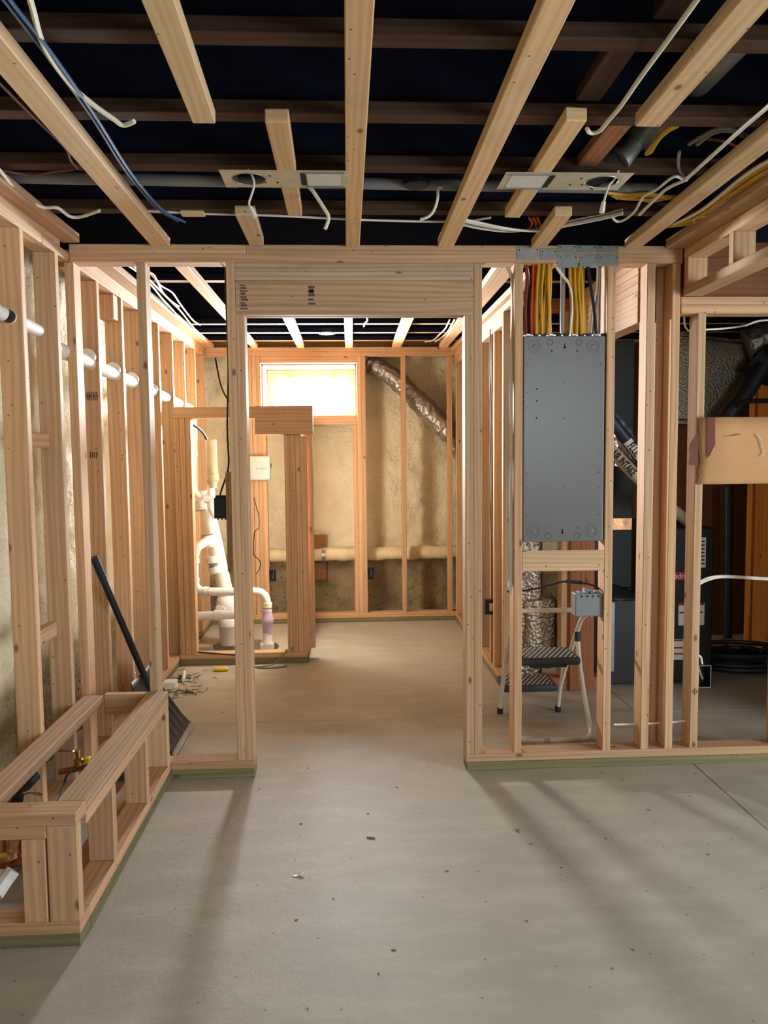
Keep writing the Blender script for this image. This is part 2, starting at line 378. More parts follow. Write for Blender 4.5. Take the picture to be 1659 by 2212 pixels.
def rough_wall(bm, fn, us, vs, amp, seed):
    grid = []
    for u in us:
        row = []
        for v in vs:
            p, n = fn(u, v)
            d = noise.fractal(Vector(p)*2.6+Vector((seed, 0, 0)), 1.0, 2.0, 4)*amp + noise.noise(Vector(p)*9+Vector((seed, 3, 0)))*amp*0.45 + noise.noise(Vector(p)*19+Vector((3, seed, 0)))*amp*0.32
            row.append(bm.verts.new(Vector(p)+Vector(n)*d))
        grid.append(row)
    for i in range(len(us)-1):
        for j in range(len(vs)-1): bm.faces.new((grid[i][j], grid[i+1][j], grid[i+1][j+1], grid[i][j+1]))
def lin(a, b, step): n = max(1, int(round((b-a)/step))); return [a+(b-a)*i/n for i in range(n+1)]
bm = B(); rough_wall(bm, lambda u, v: ((FL, u, v), (1, 0, 0)), lin(1.2, FF, 0.04), lin(-0.01, 2.70, 0.04), 0.03, 1.0)
bmesh.ops.recalc_face_normals(bm, faces=bm.faces)
o = obj('wall_left', bm, M['foam'], smooth=True); o['kind'] = 'structure'
WX0, WX1, WZ0, WZ1 = -0.715, 0.098, 1.783, 2.238
bm = B()
for (a, b, c, d) in ((FL, WX0, -0.01, 2.70), (WX1, FR, -0.01, 2.70), (WX0, WX1, -0.01, WZ0), (WX0, WX1, WZ1, 2.70)):
    rough_wall(bm, lambda u, v: ((u, FF, v), (0, -1, 0)), lin(a, b, 0.03), lin(c, d, 0.03), 0.035, 5.0)
o = obj('wall_far', bm, M['foam'], smooth=True); o['kind'] = 'structure'
bm = B(); board(bm, FL-0.02, FR, FB-0.1, FB, 0, 1.55, bev=0); board(bm, FL-0.02, 1.5, FB-0.1, FB, 1.55, 2.7, bev=0); board(bm, 2.9, FR, FB-0.1, FB, 1.55, 2.7, bev=0); board(bm, 1.5, 2.9, FB-0.1, FB, 2.36, 2.7, bev=0)
o = obj('wall_back', bm, M['shellwall']); o['kind'] = 'structure'
bm = B(); board(bm, FR, FR+0.1, FB, -0.05, 0, 2.7, bev=0); board(bm, FR, FR+0.1, 1.85, FF+0.1, 0, 2.7, bev=0); board(bm, FR, FR+0.1, -0.05, 1.85, 2.15, 2.7, bev=0)
o = obj('wall_right', bm, M['shellwall']); o['kind'] = 'structure'
bm = B(); board(bm, FL-0.1, FL, FB, 1.2, 0, 2.7, bev=0)
o = obj('wall_left_behind', bm, M['shellwall']); o['kind'] = 'structure'
bm = B(); board(bm, FL-0.1, FR+0.1, FB-0.1, FF+0.1, 2.68, 2.72, bev=0)
o = obj('ceiling', bm, M['subfloor']); o['kind'] = 'structure'
bm = B(); board(bm, 2.702, FR-0.001, 3.46, 3.549, 0, 2.395, bev=0)  # unseen wall added to block door daylight from the utility room
o = obj('wall_light_block', bm, M['shellwall']); o['kind'] = 'structure'
# windows behind the camera (frames only) and the bright hopper window of the far room
def window(name, x0, x1, z0, z1, y, dy, lining_y):
    t_ = thing(name, None, None, ((x0+x1)/2, y, z0), kind='structure')
    bm = B()
    for a in ((x0, x1, z0, z0+0.05), (x0, x1, z1-0.065, z1), (x0, x0+0.055, z0+0.05, z1-0.065), (x1-0.055, x1, z0+0.05, z1-0.065)):
        board(bm, a[0], a[1], y, y+dy, a[2], a[3], bev=0.004)
    f = obj('window_frame', bm, M['vinyl'], t_)
    bm = B()
    i = 0.055
    for a in ((x0+i, x1-i, z0+0.05, z0+0.075), (x0+i, x1-i, z1-0.1, z1-0.065), (x0+i, x0+i+0.03, z0+0.075, z1-0.1), (x1-i-0.03, x1-i, z0+0.075, z1-0.1)):
        board(bm, a[0], a[1], y+0.02, y+dy-0.02, a[2], a[3], bev=0.003)
    s = obj('window_sash', bm, M['vinyl'], t_)
    bm = B(); board(bm, x0+i+0.03, x1-i-0.03, y+dy/2-0.003, y+dy/2+0.003, z0+0.075, z1-0.1, bev=0)
    obj('pane', bm, M['glass'], s)
    return t_
w1 = window('window_1', WX0+0.012, WX1-0.012, WZ0+0.012, WZ1-0.012, 7.14, 0.08, 6.68)
bm = B()
for a in ((WX0, WX1, WZ0, WZ0+0.012), (WX0, WX1, WZ1-0.012, WZ1), (WX0, WX0+0.012, WZ0, WZ1), (WX1-0.012, WX1, WZ0, WZ1)):
    board(bm, a[0], a[1], 6.76, 7.24, a[2], a[3], bev=0)
obj('window_lining', bm, M['patch'], w1)
for x in (-0.50, -0.10):
    bm = B(); rbox(bm, (x-0.035, 7.115, WZ1-0.085), (x+0.035, 7.15, WZ1-0.068), 0.005); tube(bm, [(x-0.03, 7.11, WZ1-0.075), (x-0.03, 7.10, WZ1-0.11)], 0.005, 8, 0)
    obj('latch', bm, M['steel'], w1)
w2 = window('window_2', 1.5, 2.9, 1.55, 2.36, FB-0.06, 0.05, FB)

# ------------------------------------------------------------------ joists and subfloor
JB = 2.398
jy = [1.84-0.406*k for k in range(1, 12)][::-1] + [1.84, 2.25, 2.64, 3.096] + [3.90, 4.305] 
jy += [P(700, y_, Z=JB).y for y_ in (700.3, 719.0, 736.0)]
jy = sorted(jy)
names_j = {1.84: 'nearest dark ceiling joist, across the top of the photo', 2.25: 'reddish ceiling joist above the furring strip ends',
           2.64: 'dark ceiling joist just behind the grey ceiling pipe', 3.096: 'dark ceiling joist nearest the doorway wall'}
vis = [y for y in jy if y > 1.5]
for n_, y in enumerate(vis):
    lab = names_j.get(y) or ('ceiling joist over the back room, number %d counting from the doorway' % (n_-3))
    t_ = thing('ceiling_joist', lab, 'joist', (1.38, y, JB), 'ceiling joists')
    bm = B(); board(bm, FL+0.03, FR, y-0.029, y+0.029, JB, JB+0.038); bm.normal_update()
    for f in bm.faces: f.material_index = 1 if f.normal.z < -0.9 else 0
    obj('bottom_flange', bm, [M['web'], M['wood']] if y > 3.6 else [M['joist'], M['joist']], t_)  # back room: bounce and shade put into flange colours, pale bottoms, dark sides
    bm = B(); board(bm, FL+0.03, FR, y-0.006, y+0.006, JB+0.038, 2.645, bev=0); obj('web', bm, M['web'], t_)
    bm = B(); board(bm, FL+0.03, FR, y-0.029, y+0.029, 2.645, 2.68, bev=0); obj('top_flange', bm, M['web'], t_)
bm = B()
for y in [y for y in jy if y <= 1.5]: board(bm, FL+0.03, FR, y-0.029, y+0.029, JB, 2.68, bev=0)
o = obj('trim_1', bm, M['web']); o['kind'] = 'structure'

# ------------------------------------------------------------------ ceiling furring strips
ZS = 2.36
def strip(label, a, b, c, d, mat='strip', zt=JB-0.001, name='furring_strip', cat='furring strip', group='ceiling furring strips'):
    """underside outline given by four points a-b (left edge), c-d (right edge)"""
    bm = B(); lay = bm.loops.layers.uv.verify()
    bot = [Vector((p.x, p.y, ZS)) for p in (a, c, d, b)]; v0 = [bm.verts.new(p) for p in bot]; v1 = [bm.verts.new((p.x, p.y, zt)) for p in bot]
    fs = [bm.faces.new(v0[::-1]), bm.faces.new(v1)] + [bm.faces.new((v0[i], v0[(i+1) % 4], v1[(i+1) % 4], v1[i])) for i in range(4)]
    bmesh.ops.bevel(bm, geom=list(bm.edges), offset=0.003, segments=1, affect='EDGES'); bm.normal_update()
    dirv = (b-a); dirv.z = 0; ang = math.atan2(dirv.x, dirv.y)
    _uv(bm, list(bm.faces), 1, Matrix.Rotation(-ang, 4, 'Z'))
    o = obj(name, bm, M[mat]); return tag(o, label, cat, group)
YW = 3.455
def q(px, py): return P(px, py, Z=ZS)
def ext(near, far, y0, y1):
    k = (far.x-near.x)/(far.y-near.y); return Vector((near.x+k*(y0-near.y), y0, ZS)), Vector((near.x+k*(y1-near.y), y1, ZS))
def full(label, n0, f0, n1, f1, y0=-1.2, y1=YW):
    a, b = ext(q(*n0), q(*f0), y0, y1); c, d = ext(q(*n1), q(*f1), y0, y1); return strip(label, a, b, c, d)
full('long furring strip on the left, reaching the doorway wall beside the blue cables', (0, 78), (361, 524), (0, 163), (320, 525))
full('furring strip with a dark round smudge, ending short of the wall', (304, 0), (416, 267), (376, 0), (466, 268), y1=2.20)
full('long furring strip in the middle of the ceiling, beside the left light plate', (744, 0), (747, 530), (810, 0), (777, 530))
full('long furring strip passing just left of the right-hand light plate', (1175, 0), (946, 533), (1245, 0), (979, 535))
full('furring strip at upper right, cut off before the orange blocking', (1600, 0), (1372, 273), (1659, 20), (1427, 274), y1=2.19)
full('long furring strip at right, below the yellow cable bundles', (1659, 285), (1350, 535), (1659, 327), (1385, 535))
strip('short furring piece behind the left light plate', q(572, 264), q(622, 466), q(624, 264), q(653, 468))
strip('short furring piece against the doorway wall left of centre', q(507, 465), q(540, 533), q(551, 465), q(570, 530))
strip('short furring piece behind the right light plate', q(1222, 260), q(1090, 470), q(1268, 262), q(1123, 471))
strip('short furring piece ending at the steel nail plates', q(1198, 466), q(1147, 535), q(1236, 466), q(1178, 537))
sa, sb = P(388, 459, Z=2.388), P(440, 460, Z=2.388)
bm = B(); board(bm, sa.x, sb.x, 3.072, 3.118, 2.385, JB-0.0003); tag(obj('shim', bm, M['strip']), 'small pale wood shim under the joist right of the left furring strip', 'wood shim')
# strips in the back room
YB0, YB1 = 3.552, 6.68
def back(label, n0, f0, n1, f1):
    a, b = ext(q(*n0), q(*f0), YB0, YB1); c, d = ext(q(*n1), q(*f1), YB0, YB1); return strip(label, a, b, c, d, group='back room furring strips')
back('back room furring strip seen through the left stud bay', (372, 572), (540, 748), (402, 572), (553, 748))
back('back room furring strip above the left edge of the window', (608, 684), (642, 751), (632, 684), (657, 751))
back('back room furring strip above the right edge of the window', (743, 685), (746, 751), (762, 685), (762, 751))
back('back room furring strip pointing at the silver duct', (872, 685), (847, 751), (896, 685), (866, 751))
back('back room furring strip at the right corner of the doorway opening', (985, 700), (950, 749), (1001, 712), (968, 749))

# ------------------------------------------------------------------ framed walls
S = 0.038; ST = 2.296; PT = 2.372
def wallframe(label, loc, cat='framed wall', name='stud_wall'): return thing(name, label, cat, loc)
D0, D1 = 3.46, 3.549
# --- doorway wall
wd = wallframe('wood stud wall with the open doorway and the grey panel box', (0.2, D0, 0))
lumber('top_plate', wd, -1.175, 0.0-0.42, D0, D1, ST+S, PT); lumber('top_plate', wd, -0.42, 1.512, D0, D1, ST+S, PT)
lumber('top_plate', wd, -1.175, 1.512, D0, D1, ST, ST+S)
for x in (-1.197, -0.893, -0.510, 0.572, 0.755, 1.172, 1.352, 1.466):
    lumber('stud', wd, x, x+S, D0, D1, 0.076, ST)
for x in (-0.472, 0.534): lumber('jack_stud', wd, x, x+S, D0, D1, 0.076, 2.072)
lumber('stud', wd, 1.586, 1.624, D0, D1, 0.076, 2.076); lumber('stud', wd, 2.0, 2.038, D0, D1, 0.076, 2.076)
lumber('stud', wd, 1.43, 1.468, D1, D1+0.089, 0.076, ST)
lumber('header', wd, -0.472, 0.572, D0, D0+S, 2.072, 2.220, mat='wood_grey'); lumber('header', wd, -0.472, 0.572, D1-S, D1, 2.072, 2.220)
for z in (2.220, 2.258): lumber('header_plate', wd, -0.472, 0.572, D0, D1, z, z+S, mat='wood_grey')
lumber('bottom_plate', wd, -0.811, -0.434, D0, D1, S, 0.076); lumber('bottom_plate', wd, -1.197, -0.812, D0, D1, S, 0.076)
lumber('sill_plate', wd, -0.811, -0.434, D0-0.002, D1, 0, S, mat='treated'); lumber('sill_plate', wd, -1.197, -0.812, D0, D1, 0, S, mat='treated')
lumber('bottom_plate', wd, 0.534, 2.7, D0, D1, S, 0.076); lumber('sill_plate', wd, 0.536, 2.7, D0-0.003, D1, 0, S, mat='treated')
lumber('top_plate', wd, 1.508, 2.7, D0, D1, 2.076, 2.114); lumber('top_plate', wd, 1.508, 2.7, D0+0.003, D1, 2.114, 2.151)
lumber('block', wd, 0.793, 1.172, D0, D0+S, 0.921, 1.012)
# two offcut blocks nailed behind the left king stud
for y in (3.552, 3.642): lumber('block', wd, -0.548, -0.511, y, y+0.089, 0.93, 1.385, mat='wood_grey')
# grade stamps on the header: unreadable upright marks
bm = B()
for k in range(9):
    z = 2.095+k*0.0125; board(bm, -0.452+0.004*(k % 2), -0.418-0.005*(k % 3), D0-0.0006, D0, z, z+0.006+0.003*(k % 2), bev=0)
obj('grade_stamp', bm, M['stamp'], wd)
bm = B()
for k in range(5):
    z = 2.115+k*0.018; board(bm, -0.155, -0.125-0.006*(k % 2), D0-0.0006, D0, z, z+0.008, bev=0)
board(bm, -0.152, -0.130, D0-0.0006, D0, 2.16, 2.185, bev=0)
obj('grade_stamp', bm, M['stamp'], wd)
bm = B()
for dx, dz, L_ in ((0, 0, 0), ):
    ring(bm, (1.606, D0-0.0008, 0.345), (0, 1, 0), 0.011, 0.0012, 20, 5)
    board(bm, 1.592, 1.622, D0-0.0012, D0, 0.344, 0.3465, bev=0); board(bm, 1.6045, 1.607, D0-0.0012, D0, 0.328, 0.364, bev=0)
obj('pencil_mark', bm, M['stamp'], wd)
# --- left wall, front room
XA0, XA1 = -1.264, -1.175
wa = wallframe('left stud wall of the front room, behind the low framed box', (XA1, 2.2, 0))
for y in (1.33, 1.735, 2.14, 2.54, 2.945, 3.290): lumber('stud', wa, XA0, XA1, y, y+S, 0.076, ST)
lumber('top_plate', wa, XA0, XA1, 1.2, 3.16, ST, ST+S); lumber('top_plate', wa, XA0, XA1, 3.162, 3.458, ST, ST+S)
lumber('top_plate', wa, XA0, XA1, 1.2, 3.36, ST+S, PT); 
lumber('nailer', wa, -1.182, -1.108, 1.2, 3.40, PT-0.012, JB-0.001)
lumber('bottom_plate', wa, XA0, XA1, 1.2, 3.458, S, 0.076); lumber('sill_plate', wa, XA0, XA1, 1.2, 3.458, 0, S, mat='treated')
for z in (1.50, 0.71): lumber('block', wa, XA0, XA0+S, 2.985, 3.288, z, z+0.06, mat='wood')

# --- left wall, back room
wb = wallframe('left stud wall of the back room, with a white pipe running through it', (XA1, 5.1, 0))
by = [3.857-S, 4.261-S, 4.62-S, 5.068-S, 5.456-S, 5.854-S, 6.26-S, 6.64-S]
for i, y in enumerate(by):
    s_ = lumber('stud', wb, XA0, XA1, y, y+S, 0.076, ST)
for z in (ST, ST+S): lumber('top_plate', wb, XA0, XA1, D1+0.002, 6.683, z, z+S-0.0005)
lumber('nailer', wb, -1.182, -1.095, D1+0.01, 6.68, PT-0.010, JB-0.001)
lumber('bottom_plate', wb, XA0, XA1, D1+0.002, 6.683, S, 0.076); lumber('sill_plate', wb, XA0, XA1, D1+0.002, 6.683, 0, S, mat='treated')
lumber('block', wb, XA0, XA1-0.01, 4.12, 4.22, 2.17, ST-0.001)
for y in by[1:5]:
    bm = B(); board(bm, XA1, XA1+0.0015, y+0.001, y+S-0.001, 1.80, 1.93, bev=0); obj('nail_plate', bm, M['galv'], wb)
def marks(parent, x0, z0, w, h, y, n, name='grade_stamp'):
    bm = B()
    for k in range(n):
        x = x0+w*k/n; board(bm, x, x+w/n*0.55, y-0.0006, y, z0+h*0.02*(k % 3), z0+h, bev=0)
        if k % 2: board(bm, x, x+w/n, y-0.0006, y, z0+h*0.45, z0+h*0.6, bev=0)
    obj(name, bm, M['stamp'], parent)
marks(wb, -1.235, 1.73, 0.05, 0.042, by[0], 6); marks(wb, -1.235, 1.455, 0.04, 0.03, by[0], 4)
# --- far wall
Y0, Y1 = 6.685, 6.774
wf = wallframe('far stud wall with the window opening, in front of the foam', (0, Y0, 0))
lumber('top_plate', wf, -1.175, 1.03, Y0, Y1, ST+S, PT); lumber('top_plate', wf, -1.175, 1.03, Y0, Y1, ST, ST+S)
lumber('bottom_plate', wf, -1.26, 1.03, Y0, Y1, S, 0.08); lumber('sill_plate', wf, -1.26, 1.03, Y0, Y1, 0, S, mat='treated')
for x in (-1.26, -0.83, -0.79, -0.752, 0.100, 0.138, 0.481, 0.882):
    lumber('stud', wf, x, x+S-0.0005, Y0, Y1, 0.08, ST)
lumber('jack_stud', wf, -0.7145, -0.6775, Y0, Y1, 0.08, 1.714); lumber('jack_stud', wf, 0.0635, 0.0995, Y0, Y1, 0.08, 1.714)
lumber('header', wf, -0.7135, 0.0995, Y0, Y1, WZ1, ST-0.0005); lumber('rough_sill', wf, -0.7135, 0.0995, Y0, Y1, 1.716, WZ0)
lumber('rim_board', wf, -1.175, 1.03, Y1+0.005, Y1+0.04, PT+0.001, 2.60)
# --- right wall of the back room
XG0, XG1 = 0.942, 1.031
wg = wallframe('right stud wall of the back room, at the edge of the doorway view', (XG0, 5.6, 0))
for y in (6.60, 6.2, 5.8, 5.42, 5.02, 4.90): lumber('stud', wg, XG0, XG1, y, y+S, 0.076, 2.220)
for z in (2.220, 2.258): lumber('top_plate', wg, XG0, XG1, 4.66, 6.683, z, z+S-0.0005)
lumber('top_plate', wg, XG0, XG1, 4.30, 6.683, ST, ST+S); lumber('top_plate', wg, XG0-0.03, XG1-0.03, D1+0.003, 6.683, ST+S, PT)
lumber('bottom_plate', wg, XG0, XG1, 4.66, 6.683, S, 0.076); lumber('sill_plate', wg, XG0, XG1, 4.66, 6.683, 0, S, mat='treated')
# --- short wall behind the step stool
wh = wallframe('short stud wall behind the step stool, ending in a wide stud', (1.3, 4.62, 0))
lumber('stud', wh, XG0, XG1, 4.62, 4.658, 0.0, ST, mat='wood'); 
for x in (1.30, 1.339, 1.378, 1.417): lumber('stud', wh, x, x+S-0.0005, 4.62, 4.709, 0.076, ST, mat=('wood', 'ply', 'wood', 'redwood')[int((x-1.3)/0.038)])
lumber('stud', wh, 1.456, 1.494, 4.62, 4.709, 0.076, ST, mat='redwood')
lumber('top_plate', wh, 1.033, 1.60, 4.62, 4.709, ST, ST+S, mat='redwood'); lumber('top_plate', wh, 1.033, 1.60, 4.62, 4.709, ST+S, PT, mat='redwood')
lumber('bottom_plate', wh, 1.25, 1.60, 4.62, 4.709, 0.0, 0.076, mat='redwood')
lumber('panel', wh, 1.35, 1.50, 4.60, 4.618, 0.0, 1.25, mat='redwood')
# --- header of the utility doorway
wu = wallframe('wood header over the side doorway into the utility room', (1.39, 4.1, 2.05), name='door_header', cat='door header')
XU0, XU1 = 1.345, 1.427
lumber('header', wu, XU0, XU1, D1+0.003, 4.617, 2.05, 2.195); 
for z in (2.196, 2.234, 2.272, 2.310, 2.346): lumber('plate', wu, XU0+0.001, XU1, D1+0.003, 4.617, z, min(z+S-0.001, PT))
# --- soffit along the right
ws = wallframe('framed ceiling soffit along the right side, open between its short studs', (1.55, 2.0, 2.151), name='soffit_frame', cat='soffit frame')
lumber('top_rail', ws, 1.515, 1.604, -0.5, D0-0.002, 2.312, 2.359); lumber('nailer', ws, 1.43, 1.604, -0.5, D0-0.002, 2.3595, JB-0.001)
lumber('bottom_rail', ws, 1.515, 1.604, -0.5, D0-0.002, 2.152, 2.190)
for y in (3.415, 3.01, 2.6, 2.2, 1.8): lumber('cripple', ws, 1.515, 1.604, y, y+S, 2.1905, 2.3115)
bm = B(); board(bm, 2.35, 2.36, -0.5, D0-0.01, 2.15, JB-0.003, bev=0); obj('back_panel', bm, M['brownply'], ws)
bm = B(); board(bm, 1.515, 2.35, D0+0.03, D0+0.045, 2.152, JB-0.003, bev=0); obj('end_panel', bm, M['brownply'], ws)
lumber('bottom_rail', ws, 2.25, 2.34, -0.5, D0-0.002, 2.152, 2.190)
# --- sump closet frame
E0, E1 = 5.384, 5.473
we = wallframe('low framed closet around the white sewer pipes', (-0.7, E0, 0), name='closet_frame', cat='framed closet')
for x in (-1.173, -1.134, -1.0955): lumber('stud', we, x, x+S-0.001, E0, E1, 0.08, 1.717)
for x in (-0.425, -0.387, -0.349, -0.311): lumber('stud', we, x, x+S-0.001, E0, E1, 0.08, 1.60 if x < -0.32 else 1.59)
lumber('header', we, -1.173, -0.62, E0, E1, 1.718, 1.793); lumber('header', we, -0.62, -0.225, E0-0.02, E1, 1.601, 1.795)
lumber('bottom_plate', we, -1.175, -0.287, E0, E1, 0.042, 0.080); lumber('sill_plate', we, -1.175, -0.287, E0, E1, 0, 0.0415, mat='treated')
for y in (6.05, 6.50): lumber('stud', we, -0.374, -0.287, y, y+S, 0.08, 1.717)
lumber('stud', we, -0.30, -0.235, 5.49, 5.528, 0.08, 1.717)
lumber('bottom_plate', we, -0.374, -0.285, E1+0.002, 6.683, 0.042, 0.08); lumber('sill_plate', we, -0.374, -0.287, E1+0.002, 6.683, 0, 0.0415, mat='treated')
lumber('top_plate', we, -0.374, -0.285, E1+0.002, 6.683, 1.7175, 1.755); lumber('top_plate', we, -1.173, -0.374, E1+0.002, 5.56, 1.7175, 1.755)
bm = B()
for p_, q_ in (((-0.292, 0.92), (-0.255, 0.95)), ((-0.255, 0.95), (-0.262, 0.91)), ((-0.25, 0.945), (-0.25, 0.905))): tube(bm, [(p_[0], 5.4889, p_[1]), (q_[0], 5.4889, q_[1])], 0.0012, 5, 0)
obj('pencil_mark', bm, M['stamp'], we)
# --- low framed box at left
wx = wallframe('low open framed wood box around the plumbing at left', (-0.99, 2.9, 0), name='framed_box', cat='framed box')
BX, BY, BT = -0.811, 2.262, 0.41
lumber('bottom_plate', wx, BX-0.089, BX, BY+0.0895, D0-0.004, S, 0.076); lumber('sill_plate', wx, BX-0.089, BX+0.003, BY+0.0895, D0-0.004, 0, S, mat='treated')
lumber('bottom_plate', wx, -1.6+0.43, BX, BY, BY+0.089, S, 0.076); lumber('sill_plate', wx, -1.17, BX, BY, BY+0.089, 0, S, mat='treated')
lumber('top_rail', wx, BX-0.089, BX, BY+0.0895, D0-0.004, BT-S, BT, mat='wood_grey'); lumber('top_rail', wx, BX-0.089, BX, BY+0.0895, D0-0.004, BT-2*S, BT-S-0.0005)
lumber('top_rail', wx, -1.17, BX, BY, BY+0.089, BT-S, BT); lumber('top_rail', wx, -1.17, BX-0.0895, BY, BY+0.089, BT-2*S, BT-S-0.0005)
lumber('stud', wx, BX-0.089, BX, BY, BY+S, 0.0765, BT-S-0.0005); lumber('stud', wx, -0.975, -0.905, BY, BY+S, 0.0765, BT-2*S-0.0005)
for y in (2.612, 3.05, 3.415): lumber('stud', wx, BX-0.089, BX, y, y+S, 0.0765, BT-2*S-0.0005)
lumber('top_rail', wx, -1.172, -1.085, BY+0.0895, 3.416, BT-S, BT, mat='wood_grey'); lumber('top_rail', wx, -1.083, BX-0.0895, 3.418, 3.456, BT-0.089, BT)
lumber('inner_plate', wx, -0.985, -0.91, 2.36, 3.40, 0.0, 0.04, mat='wood')

# ------------------------------------------------------------------ electrical panel (its back faces the front room)
ep = thing('electrical_panel', 'tall grey steel breaker panel box set between two studs', 'electrical panel', (0.981, 3.51, 1.056))
PX0, PX1, PZ0, PZ1, PY = 0.7965, 1.1655, 1.056, 1.979, 3.463
bm = B(); rbox(bm, (PX0, PY, PZ0), (PX1, PY+0.095, PZ1), 0.004); obj('cabinet', bm, M['panel'], ep)
for (px, py, r) in ((1155, 748, 26), (1281, 748, 26), (1188, 739, 13), (1251, 739, 13), (1152, 1148, 26), (1277, 1146, 26), (1184, 1158, 13), (1247, 1157, 13)):
    c_ = P(px, py, Y=PY); rr = r/2/F_PX*3.46*1.05
    bm = B(); ring(bm, c_, (0, 1, 0), rr, 0.0014); ring(bm, c_, (0, 1, 0), rr*(0.66 if r > 20 else 0.8), 0.0012)
    if r > 20: lathe(bm, c_+Vector((0, 0.001, 0)), (0, -1, 0), ((0, rr*0.36), (0.0022, rr*0.33), (0.003, rr*0.2)), 20)
    obj('knockout', bm, M['panel'], ep, smooth=True)
for px, py in ((1192, 758), (1247, 758), (1160, 840), (1160, 866), (1159, 903), (1139, 881), (1139, 847), (1182, 1140), (1248, 1139), (1137, 1022), (1138, 1054), (1293, 1020), (1293, 1052), (1137, 1113), (1292, 1111), (1140, 787), (1297, 787), (1219, 827), (1219, 904), (1217, 1050)):
    bm = B(); c_ = P(px, py, Y=PY); cyl(bm, c_, c_-Vector((0, 0.0008, 0)), 0.0038 if py in (840, 866, 903, 758) else 0.0024, 10)
    obj('screw_hole', bm, M['hole'], ep)
for px, py in ((1220, 748), (1215, 1148)):
    c_ = P(px, py, Y=PY); bm = B(); cyl(bm, c_+Vector((0, 0, -0.005)), c_+Vector((0, -0.0009, -0.005)), 0.0055, 12); board(bm, c_.x-0.002, c_.x+0.002, PY-0.0009, PY, c_.z-0.003, c_.z+0.012, bev=0)
    obj('keyhole', bm, M['hole'], ep)
for k in range(11):
    x = PX0+0.012+k*0.0345; bm = B(); rbox(bm, (x, PY+0.012, PZ1), (x+0.024, PY+0.06, PZ1+0.013), 0.003); obj('cable_clamp', bm, M['black'] if k % 3 else M['steel'], ep)

# cables that drop through the top plate into the panel
def cable(name, label, pts, r, mat, cat='cable', group=None, sm=6, seg=8, flat=1.0):
    bm = B(); tube(bm, pts, r, seg, sm, flat); return tag(obj(name, bm, M[mat], smooth=True), label, cat, group)
def drop(label, pxs, Y, r, mat, group, flat=1.0):
    """pxs: (px, py) from the plate down to the panel"""
    pts = [P(px, py, Y=Y) for px, py in pxs]; pts[0].z = 2.295; pts[-1].z = PZ1+0.008
    return cable('cable', label, pts, r, mat, 'cable', group, flat=flat)
rnd = random.Random(3)
for k in range(11):
    x0 = 1160+k*2.6; w_ = rnd.uniform(-4, 4); b_ = 1158+k*3.2
    drop('yellow cable in the left bundle dropping into the grey panel', [(x0+4, 575), (x0+w_+2, 620), (b_+rnd.uniform(-3, 3), 672), (b_, 724)], 3.475+0.010*(k % 4), 0.0062, 'romex_yellow', 'yellow cables of the left bundle')
for k in range(12):
    x0 = 1231+k*2.7; b_ = 1233+k*2.7
    drop('yellow cable in the right bundle dropping into the grey panel', [(x0-1, 575), (x0+rnd.uniform(-3, 2), 622), (b_+rnd.uniform(-2, 3), 675), (b_+1, 724)], 3.475+0.010*(k % 4), 0.0062, 'romex_yellow', 'yellow cables of the right bundle')
for k, (a, b) in enumerate(((1152, 1149), (1157, 1153), (1160, 1148))):
    drop('orange red cable beside the left yellow bundle', [(a, 575), (a-1, 620), (b-1, 670), (b, 724)], 3.485+0.012*k, 0.0062, 'romex_orange', 'orange cables above the panel')
for k, (a, b) in enumerate(((1136, 1136), (1145, 1142))):
    drop(('thick dark cable at the left edge of the panel top', 'thick dark cable next to the orange cables above the panel')[k], [(a, 575), (a+3, 605), (b-1, 660), (b, 724)], 3.50+0.01*k, 0.0085, ('cable_red', 'black')[k], None)
drop('wide grey flat cable between the two yellow bundles', [(1215, 575), (1216, 620), (1215, 680), (1216, 724)], 3.49, 0.0155, 'romex_grey', None, flat=0.55)
for k in range(2):
    drop('pale cable crossing diagonally in front of the right yellow bundle', [(1196+3*k, 575), (1214+3*k, 596), (1229+2*k, 615), (1236, 655), (1231+3*k, 724)], 3.468+0.008*k, 0.0045, 'romex_white', 'pale crossing cables')
drop('single black cable right of the yellow bundles', [(1269, 575), (1276, 620), (1283, 665), (1288, 724)], 3.48, 0.0078, 'cable_black', None)
for k in range(4):
    drop('greyish loose cable at the right end of the panel top', [(1291+2*k, 575), (1289+2*k, 620), (1280+5*k, 670), (1273+7*k, 724)], 3.50+0.008*k, 0.0048, 'romex_grey' if k % 2 else 'romex_white', 'loose cables at the right end of the panel top')
# steel nail plates on the top plate
for lab, (x0, y0, x1, y1) in (('leftmost steel nail plate on the top plate above the panel', (1116, 533, 1166, 562)), ('steel nail plate second from the left on the top plate', (1167, 537, 1203, 562)),
        ('upper steel nail plate above the wide grey cable', (1205, 529, 1246, 546)), ('upper steel nail plate above the right yellow bundle', (1247, 530, 1290, 547)), ('upper right end steel nail plate on the top plate', (1291, 531, 1336, 547)),
        ('lower steel nail plate hanging above the wide grey cable', (1205, 549, 1248, 578)), ('lower steel nail plate over the right yellow bundle', (1252, 550, 1292, 576)), ('lower right end steel nail plate over the black cable', (1293, 550, 1336, 575))):
    a = P(x0, y0, Y=D0); b = P(x1, y1, Y=D0)
    t_ = thing('nail_plate', lab, 'nail plate', ((a.x+b.x)/2, D0, b.z), 'steel nail plates')
    bm = B(); board(bm, a.x, b.x, D0-0.0022, D0-0.0004, b.z, a.z, bev=0.0006); obj('plate', bm, M['galv'], t_)
    for px in (0.12, 0.88):
        for pz in (0.25, 0.75):
            bm = B(); c_ = Vector((a.x+(b.x-a.x)*px, D0-0.0022, b.z+(a.z-b.z)*pz)); cyl(bm, c_, c_-Vector((0, 0.0012, 0)), 0.003, 10); obj('nail_head', bm, M['hole'] if pz > 0.5 else M['galv'], t_)

